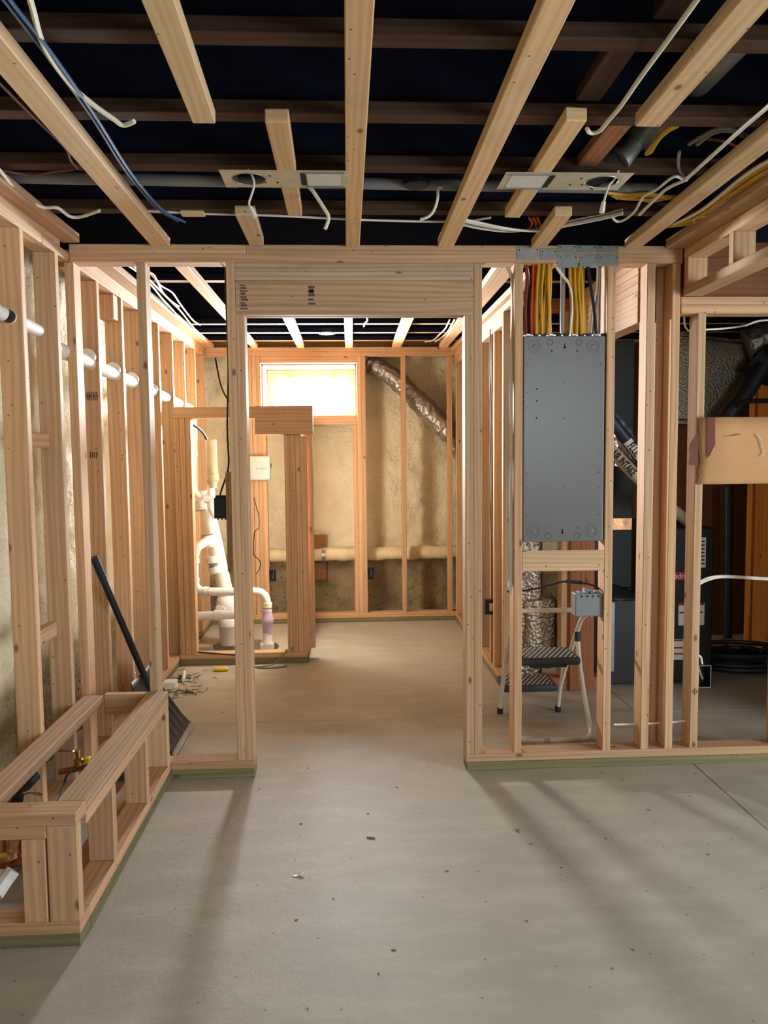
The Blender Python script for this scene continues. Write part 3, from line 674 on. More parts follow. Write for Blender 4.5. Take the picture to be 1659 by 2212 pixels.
# ------------------------------------------------------------------ recessed light mounting plates under the ceiling
def light_plate(label, x0, x1, y0, y1, hx, lab0, lab1):
    z = ZS-0.0012; t_ = thing('light_mounting_plate', label, 'light mounting plate', ((x0+x1)/2, (y0+y1)/2, z))
    bm = B(); R_ = 0.054; cy = (y0+y1)/2
    for zz in (z, z+0.001):
        o = [bm.verts.new(c) for c in ((x0, y0, zz), (x1, y0, zz), (x1, y1, zz), (x0, y1, zz))]
        c = [bm.verts.new((hx+R_*math.cos(2*math.pi*k/36), cy+R_*math.sin(2*math.pi*k/36), zz)) for k in range(36)]
        es = [bm.edges.new((l[i], l[(i+1) % len(l)])) for l in (o, c) for i in range(len(l))]
        bmesh.ops.triangle_fill(bm, use_beauty=True, use_dissolve=False, edges=es)
        if zz == z: o0, c0 = o, c
    for l0, l1 in ((o0, o), (c0, c)):
        for i in range(len(l0)): bm.faces.new((l0[i], l0[(i+1) % len(l0)], l1[(i+1) % len(l0)], l1[i]))
    obj('plate', bm, M['galv_warm'], t_)
    bm = B(); board(bm, min(lab0, lab1)-0.01, max(lab0, lab1)+0.012, y0+0.012, y0+0.017, z-0.004, z-0.0005, bev=0); board(bm, min(lab0, lab1)-0.01, max(lab0, lab1)+0.012, y1-0.017, y1-0.012, z-0.004, z-0.0005, bev=0); obj('slide_rail', bm, M['galv'], t_)
    bm = B(); board(bm, lab0, lab1, y0+0.022, y1-0.022, z-0.0011, z-0.0005, bev=0); lb = obj('label_sticker', bm, M['paper'], t_)
    s_ = 1 if lab0 < lab1 else -1
    bm = B(); board(bm, lab0-0.022*s_, lab0-0.004*s_, y0+0.024, y1-0.024, z-0.0011, z-0.0005, bev=0); obj('black_band', bm, M['ink'], t_)
    ring_ = B(); ring(ring_, (hx, cy, z), (0, 0, 1), R_, 0.0022, 36, 6); obj('rim', ring_, M['galv'], t_)
    for dx, dy in ((0.02, 0.03), (-0.02, 0.03), (0.0, -0.03)):
        bm = B(); c_ = Vector(((x0+x1)/2-0.05*s_+dx, cy+dy, z)); cyl(bm, c_, c_-Vector((0, 0, 0.001)), 0.0045, 10); obj('screw_hole', bm, M['hole'], t_)
light_plate('left steel light mounting plate with a round hole near its left end', -0.389, 0.022, 2.54, 2.697, -0.303, -0.113, -0.005)
light_plate('right steel light mounting plate with a round hole near its right end', 0.526, 0.945, 2.54, 2.702, 0.865, 0.672, 0.550)
def hang(label, pxs, Y, r, mat, plug=None, depth=0.0):
    pts = [P(px, py, Y=Y+depth*i) for i, (px, py) in enumerate(pxs)]; t_ = thing('light_cable', label, 'cable', pts[0])
    bm = B(); tube(bm, pts, r, 8, 6); obj('cord', bm, M[mat], t_, smooth=True)
    if plug:
        a, b = [P(*p_, Y=Y+depth*(len(pxs)-1)) for p_ in plug]; d = (b-a).normalized()
        bm = B(); cyl(bm, a, b, 0.0075, 10, 0.009); obj('connector', bm, M['pvc'], t_, smooth=True)
hang('thin white cable with a plug hanging out of the left light plate', [(536, 366), (545, 380), (549, 400), (543, 422), (538, 440), (545, 458)], 2.63, 0.0038, 'romex_white', ((541, 448), (551, 469)))
hang('thin white cable with a plug hanging out of the right light plate', [(1345, 345), (1330, 383), (1316, 400), (1309, 420), (1304, 438)], 2.63, 0.0038, 'romex_white', ((1304, 436), (1300, 459)))
hang('flat white cable tail hanging right of the left light plate', [(655, 395), (672, 408), (686, 428), (700, 450), (709, 466), (708, 480), (702, 495)], 2.75, 0.0065, 'romex_white')

# cables on the underside of the joists
ZC = 2.388
def run(label, pxs, r, mat, z=ZC, group=None, name='ceiling_cable', jig=0):
    return cable(name, label, [P(px, py, Z=z) for px, py in pxs], r, mat, 'cable', group)
run('thick white cable curving down the upper left of the ceiling', [(35, -70), (65, 0), (95, 100), (150, 180), (200, 225), (245, 257), (266, 270), (290, 262)], 0.0068, 'romex_white', 2.375)
run('dark blue cable beside the long left furring strip', [(-20, -70), (22, 0), (108, 110), (205, 250), (282, 372), (350, 452), (400, 480)], 0.0045, 'cable_blue', 2.372)
run('second, darker blue cable twisted next to the blue one', [(-40, -60), (8, 0), (92, 108), (196, 250), (272, 370), (338, 448), (385, 478)], 0.0042, 'cable_blue', 2.380)
run('dark red cable left of the long furring strip', [(-40, 140), (0, 180), (70, 250), (140, 318), (152, 345), (168, 363)], 0.0042, 'cable_red')
run('dark red cable looping sideways at the far left', [(-30, 362), (25, 372), (70, 379), (110, 372), (160, 366)], 0.004, 'cable_red', 2.392)
run('white cable sagging over the left wall top plate', [(-30, 330), (0, 369), (45, 422), (90, 447), (124, 449), (150, 467), (175, 468), (215, 455)], 0.0062, 'romex_white', 2.375)
run('thin white cable running along the joist in front of the doorway wall', [(300, 455), (450, 462), (600, 466), (760, 474), (900, 478), (1000, 478), (1060, 470)], 0.0045, 'romex_white', 2.392)
for k in range(4):
    run('white cable in the sagging bundle above the nail plates', [(985, 470+4*k), (1040, 482+4*k), (1100, 494+2*k), (1160, 499-2*k), (1230, 487-3*k), (1300, 473-3*k), (1345, 462-3*k)], 0.0048, 'romex_white' if k != 2 else 'romex_grey', 2.378+0.006*k, 'sagging white cables at the ceiling')
for k in range(3):
    run('orange cable stub hanging behind the doorway wall top', [(1143+9*k, 470), (1150+8*k, 482), (1142+12*k, 495)], 0.005, 'romex_orange', 2.40, 'orange cable stubs')
run('white cable at top right, ending in a hook at a joist', [(1545, -60), (1505, 0), (1440, 90), (1385, 165), (1340, 230), (1316, 258), (1295, 283), (1275, 287), (1268, 278)], 0.0062, 'romex_white', 2.378)
run('long white cable at the right edge, tied to another one', [(1700, 190), (1659, 230), (1612, 270), (1545, 330), (1483, 386)], 0.0062, 'romex_white', 2.375)
run('white cable running on from the tie towards the nail plates', [(1483, 388), (1440, 408), (1405, 440), (1381, 464)], 0.0058, 'romex_white', 2.375)
run('tan cable looping from the tie to a dark tail', [(1478, 388), (1455, 382), (1420, 408), (1390, 425), (1372, 455), (1350, 474), (1332, 478), (1322, 468)], 0.005, 'romex_white', 2.38)
run('grey cable tail rising from the tie', [(1484, 390), (1470, 372), (1465, 352), (1468, 328)], 0.005, 'romex_grey', 2.39)
for k in range(3):
    run('thick yellow cable stub under the right furring strip', [(1470-3*k, 262+4*k), (1445-3*k, 276+4*k), (1422-3*k, 300+3*k), (1405-4*k, 328+2*k)], 0.008, 'romex_yellow', 2.42, 'yellow cable stubs')
for k in range(2):
    run('tan cable curving out of a joist bay at right', [(1620, 300), (1580, 277+6*k), (1540, 282+6*k), (1488+18*k, 312)], 0.006, 'romex_grey', 2.42, 'tan cables at right')
run('dark red cable in a joist bay at right', [(1505, 298), (1560, 305), (1640, 335)], 0.005, 'cable_red', 2.44)
for k in range(7):
    run('yellow cable in the bundle behind the right light plate', [(1312+3*k, 416+2*k), (1350, 420+3*(k % 4)), (1400, 418+4*(k % 5)), (1450, 424+3*(k % 3)), (1510, 420+5*(k % 4))], 0.006, 'romex_yellow', 2.405+0.006*(k % 3), 'yellow cables behind the right light plate')
for k in range(9):
    d = 5*k
    run('yellow cable in the long bundle along the right soffit', [(1700, 325+d), (1640, 358+d), (1600, 385+d), (1560, 418+d*0.7), (1520, 450+d*0.5), (1485, 470+d*0.35), (1450-3*k, 487+d*0.1)], 0.0058, 'romex_yellow' if k % 3 else 'romex_white', 2.384+0.004*(k % 4), 'cables along the right soffit')
run('white cable loop end beside the right soffit', [(1560, 470), (1530, 466), (1505, 470), (1500, 480), (1520, 482)], 0.005, 'romex_white', 2.385)
# grey pipe in the joist bay and its fitting
a, b = P(40, 383, Z=2.43), P(1075, 401, Z=2.43); d = (b-a)
gp = thing('ceiling_pipe', 'grey plastic pipe running across the ceiling between two joists', 'pipe', (a+b)/2)
bm = B(); cyl(bm, a-d*0.25, b+d*0.35, 0.021, 20); obj('pipe', bm, M['pvc_grey'], gp, smooth=True)
pc = a+d*((948-40)/1035.0)
tl = [pc+Vector((0, -0.012, -0.014)), P(947, 405, Y=pc.y-0.024), P(945, 430, Y=pc.y-0.02), P(937, 455, Y=pc.y-0.01), P(925, 468, Y=pc.y), P(908, 474, Y=pc.y+0.01)]
lc = thing('light_cable', 'white cable tail hanging from the grey pipe in the middle of the ceiling', 'cable', tl[0]); bm = B(); tube(bm, tl, 0.0055, 8, 6); obj('cord', bm, M['romex_white'], lc, smooth=True)
c_ = P(900, 396, Z=2.42); bm = B(); lathe(bm, c_-Vector((0, 0, 0.012)), (0, 0, 1), ((0, 0.038), (0.004, 0.046), (0.03, 0.046), (0.05, 0.036))); obj('round_fitting', bm, M['black'], gp, smooth=True)
c_ = P(500, 389, Z=2.42); bm = B(); lathe(bm, c_-d.normalized()*0.02, d, ((0, 0.025), (0.04, 0.025))); obj('coupling', bm, M['pvc_grey'], gp, smooth=True)
# round duct with a boot above the right light plate
du = thing('round_duct', 'dark grey round metal duct dropping to a boot by the right light plate', 'duct', P(1340, 330, Z=2.47))
a, b = P(1640, 20, Z=2.52), P(1385, 290, Z=2.52); bm = B(); cyl(bm, a, b, 0.055, 24); obj('duct', bm, M['galv'], du, smooth=True)
a, b = P(1390, 285, Z=2.52), P(1335, 345, Z=2.43); bm = B(); cyl(bm, a, b, 0.03, 24, 0.045); obj('taper', bm, M['galv'], du, smooth=True)
c_ = P(1290, 352, Z=2.44); bm = B(); lathe(bm, c_, (-0.5, 0.35, -0.25), ((-0.1, 0.05), (0, 0.068), (0.05, 0.07))); obj('boot', bm, M['black_metal'], du, smooth=True)
# blocking boards in the joist bays
def blocking(label, px0, px1, y0, y1, z0, z1, mat, t=0.038):
    a = P(px0, 262, Z=z0).x
    bm = B(); board(bm, px1, px1+t, y0, y1, z0, z1); return tag(obj('blocking_board', bm, M[mat]), label, 'blocking board')
a = P(1342, 270, Z=2.405); b = P(1280, 350, Z=2.405)
bm = B(); board(bm, a.x-0.035, a.x+0.035, 2.281, 2.610, 2.405, 2.435); tag(obj('blocking_board', bm, M['redwood']), 'orange brown blocking board between joists beside the round duct', 'blocking board')
a = P(1248, 250, Z=2.44)
bm = B(); board(bm, a.x-0.035, a.x+0.035, 1.871, 2.218, 2.44, 2.47); tag(obj('blocking_board', bm, M['joist']), 'dark red brown blocking board in the next bay nearer the camera', 'blocking board')
bm = B(); board(bm, a.x+0.02, a.x+0.09, 1.463, 1.809, 2.44, 2.47); tag(obj('blocking_board', bm, M['joist']), 'dark blocking board at the very top right of the photo', 'blocking board')

# ------------------------------------------------------------------ white pipe through the left wall studs
wp = thing('vent_pipe', 'white plastic pipe running through the studs of the left wall', 'pipe', P(240, 818, X=-1.22))
a, b = Vector((-1.22, 2.60, 1.985)), Vector((-1.22, 6.25, 1.832)); d = (b-a).normalized()
bm = B(); cyl(bm, Vector((-1.22, 3.30, 1.923)), b, 0.033, 24); obj('pipe', bm, M['pvc'], wp, smooth=True)
for y in (3.80, 4.205, 4.565, 5.01):
    bm = B(); cyl(bm, a+d*((y-0.015-a.y)/d.y), a+d*((y+0.002-a.y)/d.y), 0.0385, 24); obj('collar', bm, M['pvc'], wp, smooth=True)
wq = thing('drain_elbow', 'white plastic pipe elbow with a black end coming through the nearest left stud', 'pipe', P(35, 690, X=-1.22))
bm = B(); cyl(bm, Vector((-1.22, 2.935, 1.974)), Vector((-1.22, 3.20, 1.965)), 0.024, 20); obj('pipe', bm, M['pvc'], wq, smooth=True)
bm = B(); cyl(bm, Vector((-1.22, 2.89, 1.974)), Vector((-1.22, 2.936, 1.974)), 0.024, 20); obj('black_collar', bm, M['black'], wq, smooth=True)
bm = B(); tube(bm, [(-1.22, 2.895, 1.974), (-1.235, 2.865, 1.985), (-1.25, 2.85, 2.02), (-1.265, 2.85, 2.12), (-1.30, 2.85, 2.36)], 0.025, 16); obj('riser', bm, M['pvc'], wq, smooth=True)
bm = B(); ring(bm, (-1.252, 2.85, 2.025), (-0.1, 0, 1), 0.026, 0.006, 20, 6); obj('coupling', bm, M['pvc'], wq, smooth=True)
cable('wall_cable', 'dark cable hanging down the foam behind the left stud wall', [(-1.40, 2.78, 2.0), (-1.385, 2.82, 1.7), (-1.39, 2.86, 1.4), (-1.385, 2.92, 1.1), (-1.388, 2.96, 0.8), (-1.385, 2.98, 0.42)], 0.006, 'romex_grey')
# cables at the back room ceiling, left
for k, pts in enumerate(([(270, 570), (300, 590), (330, 620), (350, 645), (375, 672), (388, 690), (407, 704), (403, 708)], [(285, 572), (315, 597), (340, 622), (370, 652), (390, 672), (420, 710), (455, 748)],
                         [(300, 578), (330, 592), (345, 615), (372, 632), (388, 655), (415, 690), (432, 702)], [(310, 577), (335, 602), (352, 632), (372, 652), (388, 662)])):
    run(('white cable with a hooked end above the left wall of the back room', 'longest white cable above the left wall of the back room', 'white cable on the right of the back room ceiling bunch', 'short white cable end in the back room ceiling bunch')[k], pts, 0.0052, 'romex_white', 2.375+0.004*k, None)
for k, pts in enumerate(([(792, 684), (794, 692), (789, 697), (786, 705)], [(972, 690), (962, 710), (950, 722), (935, 735), (918, 738)], [(982, 690), (968, 715), (955, 728), (940, 738)])):
    run(('small white cable tail near the middle of the back room ceiling', 'white cable tail at the right of the back room ceiling', 'second white cable tail at the right of the back room ceiling')[k], pts, 0.006, 'romex_white', 2.38, None)
bm = B(); ring(bm, P(706, 720, Z=2.39), (0, 0, 1), 0.058, 0.004, 32, 6); tag(obj('light_ring', bm, M['pvc'], smooth=True), 'thin white ring on the back room ceiling', 'light ring')
cable('wall_cable', 'dark cable hanging against the foam beyond the left stud bay', [P(465, 772, Y=6.88), P(470, 800, Y=6.86), P(478, 835, Y=6.85), P(490, 860, Y=6.84), P(500, 872, Y=6.82)], 0.007, 'cable_black')
cable('wall_cable', 'dark cable running down behind the left king stud of the doorway', [P(486, 575, Y=3.56), P(490, 700, Y=3.562), P(493, 800, Y=3.563), P(491, 920, Y=3.565), P(494, 1000, Y=3.565), P(488, 1030, Y=3.60), P(478, 1060, Y=3.62), P(474, 1078, Y=3.62)], 0.004, 'cable_black')
# black box on the offcut block
bb = thing('alarm_box', 'small black plastic box fixed to a wood block behind the doorway stud', 'control box', P(477, 1120, Y=3.6))
a, b = P(463, 1075, Y=3.58), P(489, 1119, Y=3.58); bm = B(); rbox(bm, (a.x, 3.56, b.z), (-0.549, 3.62, a.z), 0.004); obj('case', bm, M['black'], bb)
bm = B(); rbox(bm, (a.x+0.005, 3.575, a.z), (-0.553, 3.61, a.z+0.01), 0.003); obj('lid_lip', bm, M['black'], bb)
bm = B(); [cyl(bm, Vector((a.x+0.012+0.018*k, 3.59, b.z)), Vector((a.x+0.012+0.018*k, 3.59, b.z-0.008)), 0.004, 10) for k in range(3)]; obj('foot', bm, M['black'], bb)

# ------------------------------------------------------------------ sewer pipes in the low closet
def pipe_thing(name, label, base): return thing(name, label, 'pipe', base)
def pl(pxs, Y): return [P(a, b, Y=Y) for a, b in pxs]
st = pipe_thing('sewer_stack', 'thick leaning white sewer pipe with wide couplings in the low closet', P(492, 1368, Y=6.0))
YS = 6.0
a, b = P(440, 1060, Y=YS), P(492, 1300, Y=YS); d = (b-a).normalized()
bm = B(); cyl(bm, a, b, 0.057, 28); obj('pipe', bm, M['pvc'], st, smooth=True)
for (x0, y0, x1, y1, r) in ((438, 1080, 441, 1100, 0.066), (454, 1155, 459, 1180, 0.066), (462, 1199, 465, 1214, 0.066), (467, 1222, 471, 1236, 0.066)):
    bm = B(); cyl(bm, P(x0, y0, Y=YS), P(x1, y1, Y=YS), r, 28); obj('coupling', bm, M['pvc'], st, smooth=True)
for (x0, y0) in ((441, 1101), (453, 1154), (466, 1217), (468, 1222)):
    bm = B(); ring(bm, P(x0, y0, Y=YS), d, 0.0605 if y0 != 1154 else 0.066, 0.0025, 28, 5); obj('primer_ring', bm, M['primer'], st, smooth=True)
bm = B(); lathe(bm, P(488, 1287, Y=YS), (0.05, 0, -1), ((0, 0.06), (0.02, 0.072), (0.06, 0.078), (0.10, 0.07), (0.15, 0.062))); obj('wye_fitting', bm, M['pvc'], st, smooth=True)
c_ = P(480, 1318, Y=5.93); bm = B(); lathe(bm, c_+Vector((0, 0.06, 0)), (-0.12, -1, 0.05), ((0, 0.052), (0.045, 0.052), (0.05, 0.046), (0.06, 0.044))); cl = obj('cleanout', bm, M['pvc'], st, smooth=True)
bm = B(); lathe(bm, c_+Vector((-0.004, 0.002, 0)), (-0.12, -1, 0.05), ((0, 0.034), (0.012, 0.03))); obj('plug', bm, M['pvc'], cl, smooth=True)
f_ = P(500, 1372, Y=YS); f_.z = 0.0
bm = B(); lathe(bm, (f_.x, f_.y, 0.001), (-0.05, 0, 1), ((0, 0.085), (0.03, 0.082), (0.06, 0.088), (0.14, 0.088), (0.145, 0.092), (0.20, 0.088), (0.22, 0.07))); obj('floor_hub', bm, M['pvc'], st, smooth=True)
bm = B(); ring(bm, (f_.x-0.007, f_.y, 0.148), (-0.05, 0, 1), 0.089, 0.003, 28, 5); obj('primer_ring', bm, M['primer'], st, smooth=True)
# discharge loop
YD = 5.72
dp = pipe_thing('discharge_pipe', 'white pump pipe looping from the thick pipe down to the lilac coupling', P(577, 1398, Y=YD))
W_ = P(452, 1166, Y=YD+0.10)
pts = [W_, P(437, 1175, Y=YD+0.03), P(426, 1184, Y=YD), P(421, 1200, Y=YD), P(420, 1225, Y=YD), P(420, 1252, Y=YD), P(423, 1266, Y=YD), P(432, 1275, Y=YD), P(448, 1278, Y=YD), P(500, 1278, Y=YD), P(550, 1278, Y=YD), P(566, 1282, Y=YD), P(574, 1292, Y=YD), P(577, 1308, Y=YD), P(577, 1322, Y=YD)]
bm = B(); tube(bm, pts, 0.0315, 20, 5); obj('pipe', bm, M['pvc'], dp, smooth=True)
for (p0, p1, r) in (((420, 1207), (420, 1217), 0.037), ((420, 1248), (420, 1257), 0.037), ((440, 1277), (450, 1278), 0.037), ((577, 1302), (577, 1312), 0.037)):
    bm = B(); cyl(bm, P(*p0, Y=YD), P(*p1, Y=YD), r, 24); obj('elbow_socket', bm, M['pvc'], dp, smooth=True)
for (p0, dr) in (((420, 1218), (0, 0, 1)), ((420, 1250), (0, 0, 1)), ((451, 1278), (1, 0, 0)), ((577, 1313), (0, 0, 1)), ((444, 1171), (1, 0.3, 0.3))):
    bm = B(); ring(bm, P(*p0, Y=YD+(0.06 if p0[1] == 1171 else 0)), dr, 0.033, 0.0022, 24, 5); obj('primer_ring', bm, M['primer'], dp, smooth=True)
top = P(577, 1318, Y=YD); bot = P(577, 1366, Y=YD); L_ = top.z-bot.z
bm = B(); lathe(bm, top, (0, 0, -1), ((0, 0.037), (L_*0.25, 0.038), (L_*0.38, 0.046), (L_*0.52, 0.046), (L_*0.62, 0.038), (L_, 0.036))); obj('lilac_coupling', bm, M['lilac'], dp, smooth=True)
bm = B(); lathe(bm, bot, (0, 0, -1), ((0, 0.035), (0.06, 0.037), (0.075, 0.045), (0.085, 0.045))); obj('reducer', bm, M['pvc'], dp, smooth=True)
lo = P(577, 1401, Y=YD); bm = B(); rbox(bm, (lo.x-0.05, lo.y-0.04, -0.03), (lo.x+0.05, lo.y+0.04, bot.z-0.075), 0.008); obj('pump_flange', bm, M['pvc'], dp)
# low cross pipe
cp = pipe_thing('cross_pipe', 'white horizontal pipe low in the closet, below the pump loop', P(450, 1330, Y=5.80))
bm = B(); cyl(bm, P(405, 1331, Y=5.80), P(545, 1327, Y=5.80), 0.0315, 24); obj('pipe', bm, M['pvc'], cp, smooth=True)
bm = B(); cyl(bm, P(463, 1329, Y=5.80), P(480, 1329, Y=5.80), 0.039, 24); obj('tee', bm, M['pvc'], cp, smooth=True)
for x in (416, 463):
    bm = B(); ring(bm, P(x, 1330, Y=5.80), (1, 0, 0), 0.033, 0.002, 24, 5); obj('primer_ring', bm, M['primer'], cp, smooth=True)
# vent pipe with the air valve cylinder
YV = 5.82
vp = pipe_thing('air_vent_pipe', 'grey white upright cylinder on the thin vent pipe in the closet', P(456, 1110, Y=YV))
top = P(455, 950, Y=YV); m1 = P(456, 1024, Y=YV); m2 = P(456, 1048, Y=YV); L1 = top.z-m1.z; L2 = top.z-m2.z
bm = B(); lathe(bm, top, (0.02, 0, -1), ((0, 0.041), (L1, 0.042), (L1+0.001, 0.049), (L1+0.045, 0.049), (L1+0.06, 0.036), (L2+0.02, 0.033))); obj('air_cylinder', bm, M['intake'], vp, smooth=True)
pts = [m2, P(456, 1085, Y=YV), P(457, 1098, Y=YV), P(462, 1108, Y=YV+0.05), P(466, 1114, Y=YV+0.1)]
bm = B(); tube(bm, pts, 0.029, 18, 5); obj('pipe', bm, M['pvc'], vp, smooth=True)
bm = B(); ring(bm, P(456, 1051, Y=YV), (0, 0, 1), 0.0305, 0.002, 24, 5); obj('primer_ring', bm, M['primer'], vp, smooth=True)
bm = B(); cyl(bm, P(441, 1077, Y=YV), P(462, 1077, Y=YV), 0.034, 22); obj('tee', bm, M['pvc'], vp, smooth=True)
tv = pipe_thing('thin_vent_pipe', 'thin white pipe with couplings and a bent foot at the left of the closet', P(420, 1060, Y=YV))
pts = [P(417, 905, Y=YV), P(418, 980, Y=YV), P(419, 1045, Y=YV), P(421, 1060, Y=YV), P(428, 1070, Y=YV), P(438, 1077, Y=YV)]
bm = B(); tube(bm, pts, 0.024, 18, 5); obj('pipe', bm, M['pvc'], tv, smooth=True)
for y0, y1 in ((930, 948), (970, 985), (1044, 1056)):
    bm = B(); cyl(bm, P(417.5, y0, Y=YV), P(418, y1, Y=YV), 0.029, 20); obj('coupling', bm, M['pvc'], tv, smooth=True)
cable('pump_cable', 'dark blue grey cable running into the top of the grey closet cylinder', [P(404, 906, Y=5.60), P(415, 916, Y=5.65), P(428, 925, Y=5.7), P(438, 935, Y=5.76), P(447, 950, Y=YV)], 0.009, 'navy')
a = P(414, 1270, Y=5.60); bm = B(); rbox(bm, (-1.172, 5.56, a.z-0.09), (-1.12, 5.62, a.z+0.05), 0.004); tag(obj('outlet_box', bm, M['navy']), 'dark blue outlet box on the closet side stud beside the white loop', 'outlet box')
# white controller box on the left window stud
wbx = thing('controller_box', 'white rounded controller box on the wood studs left of the window', 'control box', P(560, 1037, Y=6.64))
a, b = P(530, 985, Y=6.63), P(585, 1037, Y=6.63)
bm = B(); rbox(bm, (a.x, 6.60, b.z), (b.x, 6.684, a.z), 0.018, 3); obj('case', bm, M['white_box'], wbx, smooth=True)
bm = B(); rbox(bm, (b.x, 6.63, a.z-0.10), (b.x+0.006, 6.66, a.z-0.065), 0.002); obj('latch', bm, M['black'], wbx)
bm = B()
for k in range(7):
    x = a.x+0.095+0.014*k; board(bm, x, x+0.004, 6.5995, 6.6005, b.z+0.088, b.z+(0.112 if k % 3 == 0 else 0.103), bev=0)
obj('faint_lettering', bm, M['grey_plastic'], wbx)
cable('thermostat_wire', 'thin dark wire zigzagging down the studs below the white controller box', [P(549, 1075, Y=6.68), P(553, 1092, Y=6.68), P(559, 1115, Y=6.68), P(559, 1140, Y=6.68), P(550, 1150, Y=6.68), P(548, 1195, Y=6.68), P(555, 1205, Y=6.68), P(563, 1215, Y=6.68), P(560, 1230, Y=6.68), P(553, 1240, Y=6.68)], 0.003, 'cable_black', sm=3)
for lab, px, py in (('black outlet box beside the left window studs, above the mud stains', 589, 1244), ('black outlet box beside the middle studs of the far wall', 801, 1240)):
    t_ = thing('outlet_box', lab, 'outlet box', P(px, py+12, Y=6.70)); a, b = P(px-6.5, py-12, Y=6.70), P(px+6.5, py+12, Y=6.70)
    bm = B(); bm2 = B()
    board(bm, a.x, b.x, 6.75, 6.755, b.z, a.z, bev=0); [board(bm, x, x+0.003, 6.70, 6.75, b.z, a.z, bev=0) for x in (a.x, b.x-0.003)]; [board(bm, a.x, b.x, 6.70, 6.75, z, z+0.003, bev=0) for z in (b.z, a.z-0.003)]
    obj('box', bm, M['navy'], t_)
    tube(bm2, [((a.x+b.x)/2, 6.745, a.z+0.02), ((a.x+b.x)/2+0.004, 6.735, (a.z+b.z)/2), ((a.x+b.x)/2-0.004, 6.73, b.z+0.02)], 0.004, 8, 5); obj('wire', bm2, M['romex_grey'], t_, smooth=True)
# foam covered pipe along the far wall
fp = thing('foam_covered_pipe', 'foam coated pipe running along the far wall above the mud stains', 'pipe', (0.2, 6.93, 0.51))
a, b = P(560, 1201, Y=6.93), P(1000, 1191, Y=6.93); bm = B()
pts = [a+(b-a)*k/24+Vector((0, 0, 0.004*math.sin(k*1.7))) for k in range(-3, 27)]
tube(bm, pts, 0.062, 20, 2, radii=[0.060+0.004*math.sin(k*2.3) for k in range(40)]); obj('pipe', bm, M['foam_clean'], fp, smooth=True)
bs = thing('pipe_bracket', 'metal strap and two brown plywood pads holding the foam coated pipe', 'pipe bracket', P(695, 1250, Y=6.97))
a, b = P(672, 1155, Y=6.99), P(707, 1190, Y=6.99); lumber('pad', bs, a.x, b.x, 6.965, 6.99, b.z, a.z, mat='patch'); a2, b2 = P(672, 1216, Y=6.98), P(706, 1251, Y=6.98); lumber('pad', bs, a2.x, b2.x, 6.955, 6.985, b2.z, a2.z, mat='patch')
bm = B(); x = P(699, 1200, Y=6.87).x; c_ = P(699, 1200, Y=6.93)
arc = [(x, 6.962, P(699, 1182, Y=6.96).z+0.03)]+[(x, 6.93-0.069*math.cos(t_), c_.z+0.069*math.sin(t_)) for t_ in [1.3, 0.9, 0.45, 0, -0.45, -0.9, -1.3]]+[(x, 6.952, P(699, 1222, Y=6.95).z-0.03)]
for p0, p1 in zip(arc, arc[1:]): beam(bm, p0, p1, 0.034, 0.003, up=Vector((0, -1, 0.2)))
obj('strap', bm, M['galv'], bs)
# silver insulated duct across the far corner
fd = thing('insulated_duct', 'silver crinkled insulated duct slanting down behind the far wall studs', 'duct', P(1000, 1000, Y=6.88))
pts = smooth_pts([P(780, 772, Y=6.905), P(800, 785, Y=6.905), P(850, 815, Y=6.905), P(900, 863, Y=6.905), P(950, 912, Y=6.905), P(990, 955, Y=6.905), P(1008, 1000, Y=6.905), P(1010, 1060, Y=6.905)], 9)
rad = [0.068+0.032*min(1, k/40)+0.006*math.sin(k*1.9)+0.004*math.sin(k*0.7) for k in range(len(pts))]
bm = B(); tube(bm, pts, 0.08, 28, 0, radii=rad); obj('jacket', bm, M['foil'], fd, smooth=True)

# ------------------------------------------------------------------ snow shovel
sh = thing('snow_shovel', 'black snow shovel with ribbed blade leaning by the left wall', 'shovel', (-0.88, 3.94, 0.0))
top = P(203, 1205, Y=3.72); gr = P(325, 1490, Y=3.94); d = (gr-top).normalized()
bm = B(); cyl(bm, top, gr+d*0.06, 0.0165, 18); obj('shaft', bm, M['black'], sh, smooth=True)
bm = B(); cyl(bm, top-d*0.004, top+d*0.12, 0.0185, 18); obj('grip', bm, M['navy'], sh, smooth=True)
bm = B(); cyl(bm, gr-d*0.02, gr+d*0.14, 0.024, 18, 0.02); obj('socket', bm, M['black'], sh, smooth=True)
bm = B(); n1, n2 = 40, 16; g_ = []
YA, YB_ = 3.70, 4.155
for i in range(n1+1):
    u = i/n1; y = YA+(YB_-YA)*u; row = []
    for j in range(n2+1):
        v = j/n2
        taper = 1-0.14*v; yy = (YA+YB_)/2+(y-(YA+YB_)/2)*taper
        x = -0.845-0.165*v-0.045*math.sin(v*2.2); z = 0.006+0.36*v**1.15
        rib = 0.010*max(0, math.sin(u*math.pi*2*5.5))**0.7*(math.sin(math.pi*min(1, max(0, (v-0.10)/0.72))) if v > 0.10 else 0)
        row.append(bm.verts.new((x+rib-0.02*abs(u-0.5)*v, yy, z+rib*0.4)))
    g_.append(row)
for i in range(n1):
    for j in range(n2): bm.faces.new((g_[i][j], g_[i+1][j], g_[i+1][j+1], g_[i][j+1]))
bl = obj('blade', bm, M['black'], sh, smooth=True); md = bl.modifiers.new('thickness', 'SOLIDIFY'); md.thickness = 0.004
bm = B(); vs = [[bm.verts.new((-0.8425-0.165*v-0.045*math.sin(v*2.2), YA+(YB_-YA)*u, 0.008+0.36*v**1.15)) for v in (0.0, 0.035, 0.07)] for u in lin(0, 1, 0.05)]
for i in range(len(vs)-1):
    for j in range(2): bm.faces.new((vs[i][j], vs[i+1][j], vs[i+1][j+1], vs[i][j+1]))
we_ = obj('wear_strip', bm, M['galv'], sh); md = we_.modifiers.new('thickness', 'SOLIDIFY'); md.thickness = 0.0015

